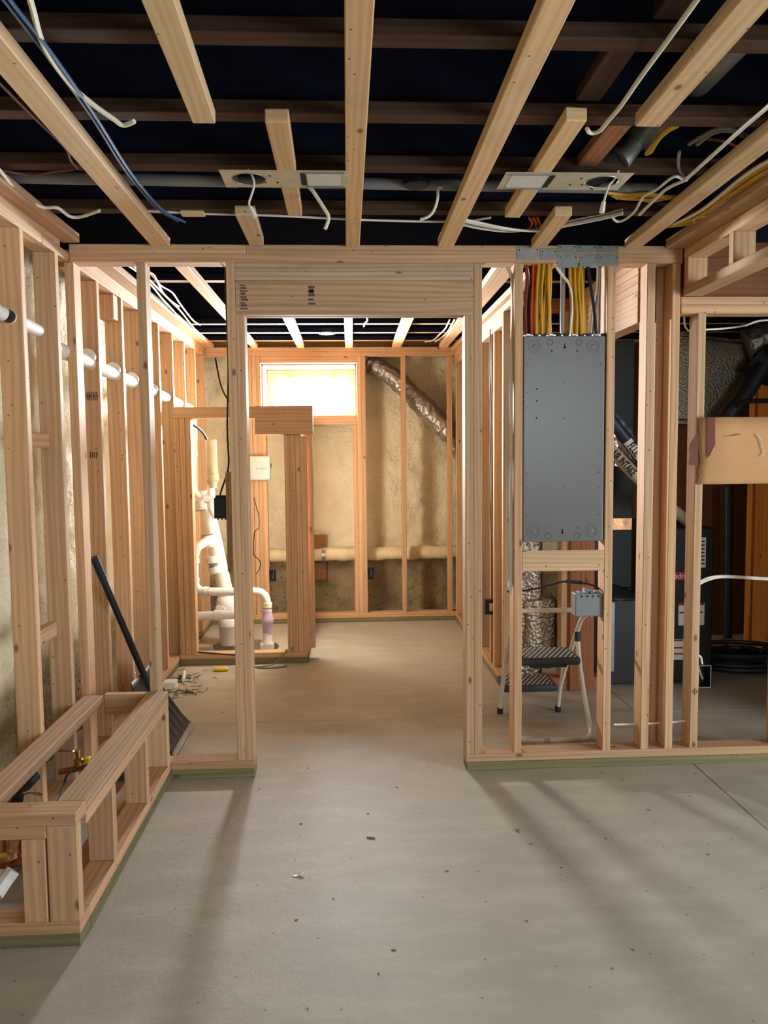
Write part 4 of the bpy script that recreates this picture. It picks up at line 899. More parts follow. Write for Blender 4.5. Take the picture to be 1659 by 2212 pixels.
# ------------------------------------------------------------------ floor clutter
sd = thing('screwdriver', 'yellow handled screwdriver lying on the floor before the low closet', 'screwdriver', P(477, 1446, Z=0))
a, b = P(461, 1446, Z=0.014), P(494, 1445, Z=0.014); d = b-a
bm = B(); lathe(bm, a, d, ((0, 0.010), (0.008, 0.013), (d.length*0.8, 0.014), (d.length-0.006, 0.012), (d.length, 0.006)), 10); obj('handle', bm, M['yellow'], sd, smooth=True)
bm = B(); cyl(bm, a, a-d.normalized()*0.07-Vector((0, 0, 0.004)), 0.0035, 8); obj('shaft', bm, M['steel'], sd, smooth=True)
def scatter(n, fn, build):
    bm = B()
    for k in range(n): build(bm, fn(k), k)
    return bm
rn = random.Random(11)
def nail(bm, p, k):
    a = rn.uniform(0, 6.28); L_ = rn.uniform(0.03, 0.06); e = Vector((math.cos(a), math.sin(a), rn.uniform(-0.05, 0.25)))*L_
    z = 0.006+rn.uniform(0, 0.02)*max(0, 1-((p.x+1.07)**2+(p.y-5.0)**2)/0.02)
    cyl(bm, Vector((p.x, p.y, z)), Vector((p.x, p.y, z))+e, 0.0017, 5); cyl(bm, Vector((p.x, p.y, z)), Vector((p.x, p.y, z))-e*0.04, 0.0036, 6)
c1, c2, c3 = P(402, 1466, Z=0), P(385, 1478, Z=0), P(395, 1497, Z=0)
bm = scatter(70, lambda k: (c1, c2, c3)[k % 3]+Vector((rn.gauss(0, 0.055), rn.gauss(0, 0.05), 0)), nail)
tag(obj('loose_nails', bm, M['ink']), 'scatter of dark loose nails swept together beside the left wall', 'nails', kind='stuff')
bm = B(); vs = []
c_ = P(395, 1480, Z=0)
for i in range(17):
    row = []
    for j in range(17):
        x = (i-8)/8*0.20; y = (j-8)/8*0.30; r = math.hypot(x/0.2, y/0.3)
        row.append(bm.verts.new((max(-1.165, c_.x+x), c_.y+y, 0.0008+0.012*max(0, 1-r)*(0.6+0.8*noise.noise(Vector((x*20, y*20, 0)))))))
    vs.append(row)
for i in range(16):
    for j in range(16):
        if math.hypot(i-7.5, j-7.5) < 4.5+2.6*noise.noise(Vector((i*0.45, j*0.45, 2.0))): bm.faces.new((vs[i][j], vs[i+1][j], vs[i+1][j+1], vs[i][j+1]))
for v in [v for v in bm.verts if not v.link_faces]: bm.verts.remove(v)
tag(obj('sawdust_heap', bm, M['sawdust'], smooth=True), 'thin heap of sawdust under the loose nails', 'sawdust', kind='stuff')
a, b = P(396, 1470, Z=0.022), P(398, 1452, Z=0.022); bm = B(); cyl(bm, a, b, 0.012, 14); tag(obj('pipe_offcut', bm, M['pvc'], smooth=True), 'short white pipe offcut lying on the loose nails', 'pipe offcut')
a = P(372, 1486, Z=0); bm = B(); rbox(bm, (a.x-0.05, a.y-0.05, 0.001), (a.x+0.03, a.y+0.03, 0.05), 0.006); tag(obj('plastic_cup', bm, M['pvc']), 'small white plastic tub beside the shovel and the swept nails', 'tub')
bm = B(); beam(bm, P(421, 1408, Z=0.086), P(530, 1417, Z=0.086), 0.012, 0.008); tag(obj('black_strap', bm, M['cable_black']), 'black bar lying on the bottom plate of the low closet', 'bar')
cable('floor_cable', 'grey cable looping over the closet plate onto the floor', [P(619, 1403, Z=0.086), P(614, 1412, Z=0.082), P(604, 1424, Z=0.05), P(590, 1434, Z=0.012), P(565, 1440, Z=0.006), P(550, 1440, Z=0.006), P(570, 1443, Z=0.006), P(605, 1441, Z=0.006), P(620, 1439, Z=0.006)], 0.0055, 'romex_grey')
for lab, px, py, w in (('small pale wood block on the closet floor left of the pit', 436, 1387, 0.03), ('flat dark wood chip on the closet floor', 486, 1384, 0.022)):
    c_ = P(px, py, Z=0); bm = B(); board(bm, c_.x-w, c_.x+w, c_.y-w*0.5, c_.y+w*0.5, 0.0005, 0.02 if w > 0.025 else 0.006); tag(obj('wood_scrap', bm, M['wood'] if w > 0.025 else M['chip']), lab, 'wood scrap')
rn = random.Random(5)
bm = B()
for px, py in ((1120, 1797), (650, 1780), (795, 1758), (858, 1701), (912, 1758), (1322, 1813), (1310, 1812), (1271, 1775), (1145, 1823), (1185, 1837), (965, 1882), (1213, 1875), (1402, 1750), (850, 2053), (665, 2180), (1323, 2093), (1137, 1990), (1530, 1846), (1368, 2052), (1490, 1720), (1330, 1652), (1345, 1685), (1580, 1813), (720, 1942), (1300, 1670), (560, 1705), (640, 1988), (818, 2104), (1150, 1824), (1503, 1672), (1400, 1672), (1050, 1672), (665, 1660), (480, 1540), (775, 1596)):
    c_ = P(px, py, Z=0); a = rn.uniform(0, 3.14); L_ = rn.uniform(0.002, 0.007); w = rn.uniform(0.0010, 0.0022)
    board(bm, -L_, L_, -w, w, 0.0003, 0.0028, bev=0, mtx=Matrix.Translation(c_) @ Matrix.Rotation(a, 4, 'Z'))
tag(obj('floor_debris', bm, M['chip']), 'tiny wood chips and crumbs strewn over the concrete floor', 'debris', kind='stuff')
c_ = P(801, 1811, Z=0); bm = B(); board(bm, -0.016, 0.016, -0.003, 0.003, 0.0004, 0.005, bev=0.001, mtx=Matrix.Translation(c_) @ Matrix.Rotation(-0.3, 4, 'Z')); tag(obj('wood_splinter', bm, M['chip']), 'brown wood splinter on the floor in line with the doorway', 'wood splinter')
c_ = P(645, 1893, Z=0); bm = B(); v = [bm.verts.new(c_+Vector(q_)) for q_ in ((-0.024, 0, 0.001), (-0.006, -0.006, 0.001), (0.006, -0.004, 0.007), (0.022, 0.010, 0.010), (0.006, 0.008, 0.002))]; bm.faces.new(v); o = obj('plastic_scrap', bm, M['foil']); md = o.modifiers.new('t', 'SOLIDIFY'); md.thickness = 0.0015; tag(o, 'shiny crumpled plastic scrap on the front floor', 'plastic scrap')
c_ = P(1119, 1796, Z=0); bm = B()
for a, L_ in ((0.2, 0.012), (1.3, 0.010), (2.4, 0.014), (3.4, 0.009)): tube(bm, [c_+Vector((0, 0, 0.002)), c_+Vector((math.cos(a)*L_*0.5, math.sin(a)*L_*0.5, 0.008)), c_+Vector((math.cos(a)*L_, math.sin(a)*L_, 0.002))], 0.0013, 5, 3)
tag(obj('dry_twig', bm, M['chip']), 'dry twig crumb on the floor in the right shadow streak', 'twig')

# ------------------------------------------------------------------ plumbing inside the framed box
va = thing('valve', 'chrome and yellow lever valve on copper pipe inside the framed box', 'valve', P(160, 1660, Y=2.98))
c_ = P(168, 1642, Y=2.98)
bm = B(); tube(bm, [P(128, 1668, Y=2.98), P(150, 1664, Y=2.98), P(190, 1655, Y=2.98), P(215, 1650, Y=2.98)], 0.0125, 14, 4); obj('copper_pipe', bm, M['copper'], va, smooth=True)
bm = B(); lathe(bm, P(170, 1652, Y=2.98), (0, 0, 1), ((0, 0.018), (0.02, 0.018), (0.025, 0.012), (0.05, 0.010), (0.052, 0.014), (0.06, 0.012))); obj('body', bm, M['brass'], va, smooth=True)
bm = B(); beam(bm, P(172, 1634, Y=2.98), P(157, 1622, Y=2.98), 0.016, 0.004); beam(bm, P(157, 1622, Y=2.98), P(126, 1622, Y=2.98), 0.016, 0.004); lv = obj('lever', bm, M['steel'], va)
bm = B(); a = P(190, 1648, Y=2.97); rbox(bm, (a.x-0.009, 2.955, a.z-0.006), (a.x+0.009, 2.985, a.z+0.022), 0.003); obj('yellow_tab', bm, M['yellow'], va)
cable('box_cable', 'thin black cable curving down inside the framed box', [P(188, 1652, Y=2.93), P(165, 1660, Y=2.90), P(145, 1675, Y=2.85), P(137, 1700, Y=2.80), P(128, 1725, Y=2.7), P(118, 1735, Y=2.6)], 0.004, 'cable_black')
cable('foam_hose', 'dark insulated hose behind the framed box rail', [P(78, 1672, Y=2.90), P(58, 1695, Y=2.86), P(42, 1712, Y=2.80), P(36, 1732, Y=2.75)], 0.021, 'black', 'hose')
cable('tap_lever', 'silver lever beside the dark hose inside the framed box', [P(48, 1716, Y=2.78), P(66, 1711, Y=2.78), P(90, 1716, Y=2.77)], 0.006, 'steel', 'lever')
cm = thing('copper_manifold', 'copper pipes and fittings seen through the end of the framed box', 'pipework', P(40, 1870, Y=2.55))
for pts, r in (([(50, 1800), (46, 1830), (43, 1845), (52, 1852), (60, 1850)], 0.009), ([(66, 1800), (68, 1830), (74, 1850), (80, 1865)], 0.011), ([(-10, 1868), (25, 1867), (50, 1860), (78, 1862)], 0.014), ([(12, 1800), (14, 1830), (10, 1850)], 0.011)):
    bm = B(); tube(bm, [P(a, b, Y=2.55) for a, b in pts], r, 12, 4); obj('copper_pipe', bm, M['copper'], cm, smooth=True)
bm = B(); lathe(bm, P(52, 1862, Y=2.55), (1, 0, 0.3), ((0, 0.016), (0.01, 0.02), (0.04, 0.02), (0.05, 0.014))); obj('fitting', bm, M['copper'], cm, smooth=True)
bm = B(); lathe(bm, P(6, 1852, Y=2.54), (1, 0, 0.1), ((-0.03, 0.018), (0.02, 0.02), (0.03, 0.016))); obj('brass_tee', bm, M['brass'], cm, smooth=True)
cable('waste_pipe', 'white waste pipe at the lower left inside the framed box', [P(28, 1880, Y=2.50), P(10, 1905, Y=2.48), P(-10, 1935, Y=2.44)], 0.024, 'pvc', 'pipe')

# ------------------------------------------------------------------ step stool
sl = thing('step_stool', 'folding step stool with cream tube frame and dark ribbed treads', 'step stool', (1.02, 4.05, 0))
R_ = 0.0125
def leg(name, pts, parent=sl, r=R_, mat='stool', sm=5):
    bm = B(); tube(bm, pts, r, 14, sm); return obj(name, bm, M[mat], parent, smooth=True)
capR = P(1248, 1383, Y=4.02); uR = P(1274, 1565, Y=3.86)
capL = Vector((0.872, 4.02, capR.z)); xl = 0.85
leg('front_frame', [capR, P(1252, 1430, Y=3.98), P(1262, 1500, Y=3.92), uR, P(1277, 1582, Y=3.82), P(1268, 1594, Y=3.80), P(1245, 1597, Y=3.79), P(1190, 1600, Y=3.79), P(1128, 1600, Y=3.79), Vector((xl+0.06, 3.79, 0.014)), Vector((xl, 3.80, 0.02)), Vector((xl-0.01, 3.84, 0.07)), Vector((xl+0.01, 3.95, 0.28)), capL])
for c_ in (capR, capL):
    bm = B(); cyl(bm, c_-Vector((0, 0, 0.005)), c_+Vector((0.0, 0.006, 0.045)), 0.0155, 14); obj('end_cap', bm, M['black'], sl, smooth=True)
fr, fl_ = Vector((1.178, 4.235, 0.012)), Vector((0.846, 4.225, 0.012))
hr = P(1262, 1330, Y=3.96); hz = P(1200, 1318, Y=3.93).z
leg('handle_frame', [fr, P(1211, 1480, Y=4.20), P(1232, 1408, Y=4.10), P(1253, 1345, Y=4.0), P(1262, 1330, Y=3.95)+Vector((0, 0, 0)), P(1252, 1319, Y=3.93), P(1235, 1318, Y=3.93), P(1180, 1319, Y=3.93), P(1128, 1320, Y=3.93), P(1118, 1322, Y=3.93), P(1110, 1345, Y=3.99), P(1098, 1395, Y=4.10), P(1086, 1478, Y=4.19), fl_], sm=5)
for c_ in (fr, fl_):
    bm = B(); cyl(bm, c_-Vector((0, 0, 0.012)), c_+Vector((0, 0, 0.022)), 0.0165, 14); obj('rubber_foot', bm, M['black'], sl, smooth=True)
def tread(x0, x1, y0, y1, z, h):
    bm = B(); rbox(bm, (x0, y0, z-h), (x1, y1, z), 0.014, 3); tr_ = obj('tread', bm, M['tread'], sl, smooth=True)
    bm = B(); n = 24
    for k in range(-14, n):   # diagonal pale ribs, clipped to the tread
        xs = x0+0.02+k*0.027; pts = [Vector((xs+(y-y0)*0.55, y, z+0.0005)) for y in lin(y0+0.012, y1-0.012, 0.01)]
        pts = [p for p in pts if x0+0.015 < p.x < x1-0.015]
        if len(pts) > 2: beam(bm, pts[0], pts[-1], 0.009, 0.002)
    rb = obj('ribs', bm, M['tread_rib'], tr_); rb['kind'] = 'stuff'
    return tr_
zt = P(1200, 1421, Y=3.93).z
tread(0.885, 1.213, 3.925, 4.16, zt, 0.042)
zl = P(1150, 1479, Y=4.21).z
tread(0.862, 1.168, 4.20, 4.42, zl, 0.042)
bm = B(); board(bm, 0.95, 1.15, 3.96, 3.99, zt-0.06, zt-0.043); obj('brace', bm, M['black'], sl)
bm = B(); cyl(bm, P(1175, 1600, Y=3.79), P(1188, 1599, Y=3.79), 0.0155, 14); obj('floor_sleeve', bm, M['tread_rib'], sl, smooth=True)

# ------------------------------------------------------------------ grey outlet box and nearby cables
gb = thing('outlet_box', 'grey plastic multi gang outlet box on the stud above the step stool', 'outlet box', P(1268, 1332, Y=3.5))
a, b = P(1240, 1281, Y=3.50), P(1296, 1328, Y=3.50)
bm = B(); rbox(bm, (a.x, 3.475, b.z), (1.171, 3.545, a.z), 0.004); obj('body', bm, M['grey_plastic'], gb)
for k in range(4):
    x = a.x+0.02+k*0.026; bm = B(); rbox(bm, (x, 3.485, a.z), (x+0.017, 3.53, a.z+0.006+0.003*(k % 2)), 0.002); obj('clamp_tab', bm, M['grey_plastic'], gb)
    bm = B(); rbox(bm, (x, 3.485, b.z-0.007), (x+0.017, 3.53, b.z), 0.002); obj('clamp_tab', bm, M['grey_plastic'], gb)
    bm = B(); c_ = Vector((x+0.008, 3.475, a.z-0.012)); cyl(bm, c_, c_-Vector((0, 0.001, 0)), 0.005, 12); obj('knockout_hole', bm, M['ink'], gb)
bm = B(); rbox(bm, (a.x+0.05, 3.50, a.z+0.002), (a.x+0.085, 3.54, a.z+0.018), 0.003); obj('nail_lug', bm, M['grey_plastic'], gb)
cable('box_cable', 'dark cable sagging behind the blocking board to the grey outlet box', [P(1095, 1278, Y=3.60), P(1130, 1276, Y=3.60), P(1165, 1270, Y=3.59), P(1190, 1263, Y=3.58), P(1222, 1256, Y=3.56), P(1255, 1259, Y=3.55), P(1285, 1266, Y=3.54), P(1296, 1276, Y=3.53), P(1296, 1288, Y=3.53)], 0.0045, 'cable_black')
bm = B(); tube(bm, [P(1222, 1256, Y=3.555), P(1238, 1257, Y=3.553), P(1258, 1259, Y=3.548)], 0.008, 10, 4); tag(obj('tape_wrap', bm, M['cable_black'], smooth=True), 'black tape wrapped around the dark sagging cable', 'tape')
for k in range(3):
    o_ = 3*k
    cable('stud_cable', ('white cable stapled down the stud left of the panel', 'second white cable down the stud left of the panel', 'thin white cable with a loop down the stud left of the panel')[k],
          [P(1093+o_, 575, Y=3.50), P(1106+o_*0.7, 612, Y=3.50), P(1108+o_*0.6, 680, Y=3.49), P(1103+o_, 760, Y=3.49), P(1100+o_, 860, Y=3.48), P(1104+o_*0.5, 960, Y=3.48), P(1100+o_, 1040, Y=3.48), P(1101+o_, 1140, Y=3.48), P(1102+o_*0.8, 1240, Y=3.48), P(1097+o_*1.5, 1262, Y=3.48), P(1105, 1285-8*k, Y=3.48)], 0.004, 'romex_white')
ob = thing('outlet_box', 'small dark outlet box with a label on the back room side stud', 'outlet box', P(1056, 1325, Y=5.0))
a, b = P(1046, 1294, Y=5.00), P(1067, 1325, Y=5.00); bm = B(); rbox(bm, (a.x, 4.96, b.z), (b.x, 5.02, a.z), 0.004); obj('box', bm, M['black'], ob)
a, b = P(1057, 1303, Y=4.96), P(1065, 1320, Y=4.96); bm = B(); board(bm, a.x, b.x, 4.9585, 4.9599, b.z, a.z, bev=0); lb = obj('label_sticker', bm, M['paper'], ob)
for k, dx in enumerate((0, 5)):
    cable('stud_cable', ('tan cable running down to the small dark outlet box', 'second tan cable beside the one to the small dark outlet box')[k], [P(1059+dx, 712, Y=4.99), P(1058+dx, 800, Y=4.99), P(1060+dx, 900, Y=4.99), P(1058+dx, 1050, Y=4.99), P(1061+dx, 1170, Y=4.99), P(1062+dx, 1294, Y=4.99)], 0.0045, 'romex_grey')
# foil wrapped duct behind the stool
idc = thing('foil_wrapped_duct', 'duct wrapped in silver bubble foil behind the step stool', 'duct', (1.2, 4.95, 0.0))
def lumpy(lo, hi, r, amp, mat, name, parent, seed=0):
    bm = B(); rbox(bm, lo, hi, r, 3); bmesh.ops.subdivide_edges(bm, edges=bm.edges[:], cuts=5, use_grid_fill=True)
    for v in bm.verts: v.co += Vector((noise.noise(v.co*9+Vector((seed, 0, 0))), noise.noise(v.co*9+Vector((0, seed, 7))), noise.noise(v.co*9+Vector((3, 0, seed)))))*amp
    return obj(name, bm, mat, parent, smooth=True)
lumpy((1.045, 4.76, 0.02), (1.225, 5.05, 2.28), 0.03, 0.012, M['bubble'], 'wrap', idc, 1)
lumpy((1.10, 4.735, 0.10), (1.32, 4.90, 0.56), 0.05, 0.02, M['bubble'], 'lower_wrap', idc, 4)
bm = B(); tube(bm, [(1.06, 4.752, 0.60), (1.10, 4.745, 0.66), (1.145, 4.742, 0.76), (1.15, 4.742, 0.86)], 0.005, 8, 5); obj('wire', bm, M['steel'], idc, smooth=True)

# ------------------------------------------------------------------ cardboard sheet over the utility opening
cb = thing('cardboard_sheet', 'torn brown cardboard sheet nailed across the utility room opening', 'cardboard', (1.85, 3.44, 1.31))
CT, CBt = P(1560, 900, Y=3.44).z, P(1560, 1046, Y=3.44).z
out = [(1508, 1046), (1505, 1030), (1509, 1012), (1510, 1004), (1519, 997), (1526, 985), (1546, 978)]
bm = B()
left = [P(px, py, Y=3.447).x for px, py in ((1509, 902), (1510, 935), (1508, 965), (1512, 1000), (1507, 1015), (1509, 1030), (1503, 1046))]
zs = [P(1509, py, Y=3.447).z for py in (902, 935, 965, 1000, 1015, 1030, 1046)]
rows = []
for xl_, z in zip(left, zs):
    row = []
    for k in range(13):
        u = k/12; x = xl_+(2.10-xl_)*u
        y = 3.447-0.016*math.exp(-((x-1.70)/0.06)**2)*(0.4+0.6*(z-CBt)/(CT-CBt)) - 0.004*math.sin(u*5)
        row.append(bm.verts.new((x, y, z)))
    rows.append(row)
for i in range(len(rows)-1):
    for k in range(12): bm.faces.new((rows[i][k], rows[i+1][k], rows[i+1][k+1], rows[i][k+1]))
sheet = obj('sheet', bm, M['card'], cb, smooth=True); md = sheet.modifiers.new('t', 'SOLIDIFY'); md.thickness = 0.004; md.offset = 0
bm = B(); f1 = [P(px, py, Y=3.432) for px, py in ((1508, 935), (1499, 945), (1491, 958), (1488, 972), (1491, 984), (1487, 1004), (1508, 1006), (1507, 970))]
v = [bm.verts.new(p) for p in f1]; bm.faces.new(v); fl2 = obj('torn_flap', bm, M['card_dark'], cb); md = fl2.modifiers.new('t', 'SOLIDIFY'); md.thickness = 0.003
bm = B(); f1 = [P(px, py, Y=3.43) for px, py in ((1528, 902), (1545, 902), (1545, 960), (1532, 985), (1528, 990))]
v = [bm.verts.new(p+Vector((0, 0.004*(i in (0, 4)), 0))) for i, p in enumerate(f1)]; bm.faces.new(v); fl3 = obj('fold_shadow_strip', bm, M['card_dark'], cb); md = fl3.modifiers.new('t', 'SOLIDIFY'); md.thickness = 0.003  # dark strip: shadow of the fold, painted as its own piece
bm = B(); tube(bm, [P(1560, 942, Y=3.432), P(1580, 941, Y=3.430), P(1600, 938, Y=3.425)], 0.0028, 8, 3); n_ = obj('nail', bm, M['chip'], cb, smooth=True)
bm = B(); tube(bm, [P(1632, 938, Y=3.436), P(1642, 948, Y=3.434), P(1647, 965, Y=3.434), P(1650, 978, Y=3.434), P(1643, 986, Y=3.434)], 0.0022, 6, 4); obj('white_tear', bm, M['paper'], cb, smooth=True)
# junction box on the utility stud
jb = thing('junction_box', 'black metal outlet box on the utility opening stud near the floor', 'outlet box', P(1521, 1485, Y=3.5))
a, b = P(1509, 1438, Y=3.475), P(1535, 1485, Y=3.475); bm = B()
board(bm, a.x, b.x, 3.53, 3.533, b.z, a.z, bev=0); [board(bm, x, x+0.003, 3.475, 3.53, b.z, a.z, bev=0) for x in (a.x, b.x-0.003)]; [board(bm, a.x, b.x, 3.475, 3.53, z, z+0.003, bev=0) for z in (b.z, a.z-0.003)]
obj('box', bm, M['black'], jb)
bm = B()
for x in (a.x, b.x-0.0022): board(bm, x, x+0.0022, 3.473, 3.4748, b.z, a.z, bev=0)
for z in (b.z, a.z-0.0022): board(bm, a.x, b.x, 3.473, 3.4748, z, z+0.0022, bev=0)
obj('rim', bm, M['galv'], jb)
bm = B(); tube(bm, [Vector(((a.x+b.x)/2-0.01, 3.525, a.z-0.01)), Vector(((a.x+b.x)/2, 3.515, (a.z+b.z)/2)), Vector(((a.x+b.x)/2+0.008, 3.51, b.z+0.03))], 0.005, 8, 5); obj('wire', bm, M['romex_white'], jb, smooth=True)
cable('stud_cable', 'short white cable dropping into the black metal outlet box', [P(1508, 1415, Y=3.50), P(1514, 1420, Y=3.50), P(1516, 1430, Y=3.50), P(1517, 1437, Y=3.50)], 0.005, 'romex_white')
for k in range(2):
    cable('utility_cable', ('upper of two white cables bowing across the utility opening', 'lower of two white cables bowing across the utility opening')[k], [P(1509, 1258+5*k, Y=3.60), P(1530, 1248+5*k, Y=3.62), P(1560, 1244+3*k, Y=3.64), P(1610, 1246+3*k, Y=3.65), P(1659, 1249+3*k, Y=3.65), P(1740, 1252+3*k, Y=3.65)], 0.0048, 'romex_white')
cable('stud_cable', 'white cable running low through the right studs near the bottom plate', [P(1326, 1565, Y=3.51), P(1372, 1564, Y=3.51), P(1440, 1561, Y=3.51), P(1480, 1557, Y=3.51)], 0.0048, 'romex_white', sm=3)
cable('utility_cable', 'white cable across the top of the utility opening', [P(1490, 715, Y=3.62), P(1525, 712, Y=3.62), P(1570, 709, Y=3.65), P(1610, 703, Y=3.68), P(1640, 693, Y=3.7), P(1700, 690, Y=3.7)], 0.0048, 'romex_white')
cable('utility_cable', 'coil of white cable at the top of the utility studs', [P(1478, 685, Y=3.56), P(1480, 705, Y=3.56), P(1492, 717, Y=3.56), P(1503, 708, Y=3.56), P(1506, 690, Y=3.56)], 0.0045, 'romex_white')

# ------------------------------------------------------------------ utility room equipment
u1 = thing('air_cabinet', 'tall dark sheet metal air cabinet with a tan foil tape band', 'furnace cabinet', (1.75, 5.1, 0))
xr = P(1365, 1200, Y=4.80).x
bm = B(); board(bm, 1.62, xr, 4.80, 5.40, 0.60, 2.15, bev=0.004); obj('upper_duct', bm, M['black_metal'], u1)
bm = B(); board(bm, 1.62, xr, 4.80, 5.40, 0.0, 0.598, bev=0.004); obj('lower_duct', bm, M['black_metal'], u1)
a, b = P(1320, 1120, Y=4.79), P(1365, 1144, Y=4.79); bm = B(); board(bm, 1.625, b.x, 4.794, 4.7995, b.z, a.z, bev=0); obj('tape_band', bm, M['tape'], u1)
a, b = P(1322, 1298, Y=4.66), P(1378, 1300, Y=4.66)
bm = B(); rbox(bm, (max(a.x-0.05, 1.61), 4.66, 0.02), (b.x+0.03, 4.798, a.z), 0.006); obj('filter_rack', bm, M['black'], u1)
bm = B(); board(bm, a.x-0.002, a.x+0.016, 4.655, 4.659, 0.10, a.z-0.01, bev=0); obj('silver_edge', bm, M['galv'], u1)
bm = B(); v = [[bm.verts.new((1.63+0.045*i, 4.665+0.13*j/4, a.z+0.004+0.10*(j/4)*max(0, 1-i/6)+0.008*noise.noise(Vector((i*1.3, j*1.7, 0))))) for j in range(5)] for i in range(8)]
for i in range(7):
    for j in range(4): bm.faces.new((v[i][j], v[i+1][j], v[i+1][j+1], v[i][j+1]))
pk = obj('plastic_cover', bm, M['black'], u1, smooth=True); md = pk.modifiers.new('t', 'SOLIDIFY'); md.thickness = 0.002
def flue(label, name, a, b, r, mat, body, lab_t, lab_w, size):
    t_ = thing(name, label, 'pipe', min(a, b, key=lambda p: p.z)); d = (b-a).normalized()
    bm = B(); e_ = P(1486, 1128, Y=4.76) if name == 'intake_pipe' else P(1500, 1090, Y=4.80)
    if name == 'intake_pipe': cyl(bm, a-d*0.06, b+d*0.16, r, 24); tube(bm, [b+d*0.12, b+d*0.2, e_, e_-Vector((0, 0, 0.08))], r, 20, 5)
    else: cyl(bm, a-d*0.06, b+d*0.25, r, 24)
    obj('pipe', bm, M[mat], t_, smooth=True)
    mid = a+(b-a)*lab_t; n_ = (CAM-mid); n_ = (n_-d*n_.dot(d)).normalized(); s_ = d.cross(n_)
    if name == 'flue_pipe':
        bm = B(); seg = 10; rows = []
        for k in range(seg+1):
            an = (k/seg-0.5)*1.7; e = n_*math.cos(an)+s_*math.sin(an); rows.append([bm.verts.new(mid+d*x+e*(r+0.0012)) for x in (-lab_w/2, lab_w/2)])
        for k in range(seg): bm.faces.new((rows[k][0], rows[k+1][0], rows[k+1][1], rows[k][1]))
        lb = obj('label_band', bm, M['paper'], t_, smooth=True)
    text('lettering', body, size, M['ink'], t_, mid+n_*(r+0.0022), d, n_.cross(d), 0.0012, 0.55)
YP = 4.54
flue('dark blue black flue pipe slanting past the air cabinet, marked FLUE', 'flue_pipe', P(1318, 905, Y=YP), P(1372, 974, Y=YP), 0.036, 'navy', 'FLUE', 0.93, 0.13, 0.072)
flue('buff plastic pipe slanting below the flue, marked AIR INTAKE', 'intake_pipe', P(1320, 972, Y=YP), P(1374, 1028, Y=YP), 0.036, 'intake', 'AIR INTAKE', 0.46, 0.2, 0.066)
bm = B(); 
ff = thing('foil_duct_branch', 'crumpled shiny foil duct behind the slanting flue pipe', 'duct', P(1350, 980, Y=4.72))
tube(bm, [P(1325, 900, Y=4.72), P(1345, 940, Y=4.72), P(1352, 975, Y=4.70), P(1345, 1010, Y=4.70)], 0.09, 24, 6, radii=[0.03, 0.045, 0.06, 0.062, 0.062, 0.06, 0.05]); obj('jacket', bm, M['foil'], ff, smooth=True)
u2 = thing('furnace', 'black furnace with white stickers and red lettered band', 'furnace', (2.2, 5.0, 0))
YF_ = 4.66; xl_, xr = P(1440, 1300, Y=YF_).x, P(1540, 1300, Y=YF_).x; zt_ = P(1500, 1140, Y=YF_).z
bm = B(); rbox(bm, (xl_, YF_, 0.02), (xr, 5.35, zt_), 0.01); fb = obj('cabinet', bm, M['black_metal'], u2)
def decal(name, x0, y0, x1, y1, mat, Y=YF_-0.0012, parent=None):
    a, b = P(x0, y0, Y=Y), P(x1, y1, Y=Y); bm = B(); board(bm, a.x, b.x, Y, Y+0.0011, b.z, a.z, bev=0); return obj(name, bm, M[mat], parent or u2)
sk = decal('sticker', 1513, 1161, 1524, 1226, 'paper')
bm = B()
for k in range(7):
    a, b = P(1514, 1168+8*k, Y=YF_-0.0024), P(1522, 1171+8*k, Y=YF_-0.0024); board(bm, a.x, b.x, YF_-0.0024, YF_-0.0013, b.z, a.z, bev=0)
obj('sticker_print', bm, M['ink'], sk)
sk = decal('sticker', 1466, 1303, 1521, 1350, 'paper'); decal('red_header', 1466, 1303, 1521, 1307, 'red', YF_-0.0024, sk); decal('print_line', 1468, 1322, 1518, 1324, 'ink', YF_-0.0024, sk)
sk = decal('sticker', 1448, 1381, 1476, 1425, 'paper')
for y_ in (1382, 1398, 1411): decal('red_stripe', 1449, y_, 1475, y_+3, 'red', YF_-0.0024, sk)
rb = decal('red_band', 1450, 1236, 1482, 1253, 'red')
a = P(1468, 1244.5, Y=YF_-0.002); text('lettering', 'edn', 0.048, M['paper'], rb, (a.x, YF_-0.0018, a.z), (1, 0, 0), (0, 0, 1), 0.0004)
pn = thing('foil_plenum', 'large foil wrapped duct plenum above the furnace', 'duct', (2.3, 5.0, 1.56))
bm = B(); outl = [(1455, 690), (1610, 745), (1622, 800), (1595, 850), (1570, 905), (1440, 905), (1435, 760)]
v0 = [bm.verts.new(P(*p, Y=4.75)) for p in ((1440, 712), (1612, 735), (1625, 790), (1600, 850), (1565, 915), (1435, 915))]; v1 = [bm.verts.new(v.co+Vector((0.12, 0.6, 0))) for v in v0]
bm.faces.new(v0); bm.faces.new(v1[::-1]); [bm.faces.new((v0[i], v0[(i+1) % 6], v1[(i+1) % 6], v1[i])) for i in range(6)]
bmesh.ops.bevel(bm, geom=list(bm.edges), offset=0.03, segments=3, affect='EDGES'); obj('wrap', bm, M['foil_dark'], pn, smooth=True)
bm = B(); tube(bm, [P(1612, 745, Y=4.7), P(1640, 735, Y=4.68), P(1680, 730, Y=4.66), P(1740, 725, Y=4.66)], 0.10, 24, 6); obj('branch', bm, M['foil'], pn, smooth=True)
bm = B(); tube(bm, [P(1630, 770, Y=4.66), P(1655, 790, Y=4.64), P(1690, 800, Y=4.64)], 0.11, 20, 6); obj('dark_collar', bm, M['black_metal'], pn, smooth=True)
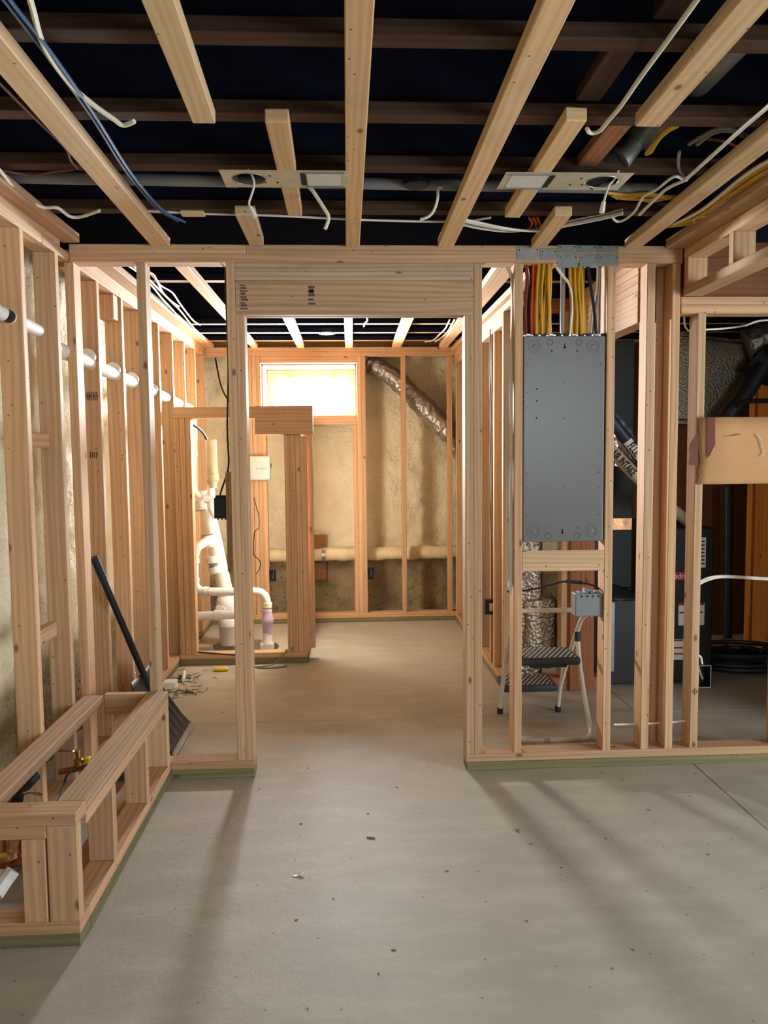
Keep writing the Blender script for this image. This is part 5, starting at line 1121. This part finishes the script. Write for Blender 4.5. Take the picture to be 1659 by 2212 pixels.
cable('black_pipe', 'thick black pipe slanting under the foil plenum', [P(1650, 790, Y=4.55), P(1625, 830, Y=4.55), P(1600, 868, Y=4.55), P(1580, 890, Y=4.56), P(1568, 930, Y=4.57), P(1566, 1000, Y=4.58)], 0.045, 'black', 'pipe', seg=16)
cable('black_tube', 'black tube running sideways above the cardboard', [P(1590, 876, Y=4.5), P(1610, 868, Y=4.5), P(1640, 866, Y=4.5), P(1740, 866, Y=4.5)], 0.014, 'black', 'tube')
xp = P(1659, 1417, Z=0).x
pw = thing('plywood_panel', 'orange grained plywood panel standing on the utility room side wall', 'plywood panel', (xp, 5.1, 0))
bm = B(); board(bm, xp, xp+0.018, 4.30, 5.52, 0.02, 2.2, bev=0.001); obj('sheet', bm, M['ply'], pw); lumber('edge_stud', pw, xp-0.02, xp+0.018, 5.525, 5.60, 0.0, 2.2, mat='ply')
bm = B(); board(bm, 2.2, 3.9, 5.95, 5.97, 0.0, 2.3, bev=0); tag(obj('brown_panel', bm, M['brownply']), 'dark brown wall panel at the back of the utility room', 'wall panel')
cable('black_riser', 'upright black pipe before the dark brown utility panel', [P(1574, 1050, Y=5.7), P(1574, 1150, Y=5.7), P(1573, 1240, Y=5.7), P(1572, 1402, Y=5.7)], 0.03, 'black', 'pipe', seg=14)
bm = B(); board(bm, 2.25, 2.9, 5.42, 5.62, 0.0, 0.05); tag(obj('wood_skid', bm, M['ply']), 'low pale wood skid on the utility floor behind the hoses', 'wood skid')
rn = random.Random(21)
c_ = P(1600, 1440, Z=0.02); hp = []
for i in range(90):
    t_ = i/90; an = t_*2*math.pi*6; R1 = 0.13+0.13*abs(math.sin(t_*math.pi*1.5))
    hp.append(c_+Vector((R1*1.35*math.cos(an), R1*0.9*math.sin(an), 0.002+0.13*t_)))
cable('black_hose', 'coiled heap of black hose on the utility room floor before the plywood', hp, 0.016, 'black', 'hose', sm=2)
for k, pts in enumerate(([(1570, 1392), (1578, 1405), (1590, 1416), (1600, 1424)], [(1612, 1398), (1624, 1405), (1630, 1420), (1632, 1430)], [(1660, 1398), (1648, 1402), (1640, 1415), (1637, 1430)])):
    cable('black_hose', ('black hose end at the left of the hose coils', 'black hose end arching beside the plywood panel', 'black hose end at the right photo edge')[k], [P(a, b, Y=5.0) for a, b in pts], 0.011, 'black', 'hose')

# ------------------------------------------------------------------ upright fill light added to brighten the back room, behind the corner posts
LX, LY = -0.335, 5.63
wl = thing('fill_light', 'added slim upright fill light behind the corner posts of the low closet', 'added fill light', (LX, LY, 0.08))
bm = B(); lathe(bm, (LX, LY, 0.0805), (0, 0, 1), ((0, 0.03), (0.015, 0.03), (0.02, 0.009), (0.52, 0.009))); obj('stand', bm, M['black'], wl, smooth=True)
t = NT('lit_tube'); t.color((0.9, 0.88, 0.8, 1)); t.b.inputs['Emission Color'].default_value = (1, 0.94, 0.80, 1); t.b.inputs['Emission Strength'].default_value = 22
bm = B(); lathe(bm, (LX, LY, 0.60), (0, 0, 1), ((0, 0.012), (0.01, 0.018), (0.98, 0.018), (0.99, 0.012)), 14); obj('tube', bm, t.m, wl, smooth=True)
for z in (0.8, 1.1, 1.4):
    l = bpy.data.lights.new('fill_light_glow', 'POINT'); l.energy = 8.5; l.color = (1.0, 0.94, 0.82); l.shadow_soft_size = 0.10
    o = bpy.data.objects.new('fill_light_glow', l); COL.objects.link(o); o.location = (LX, LY, z)
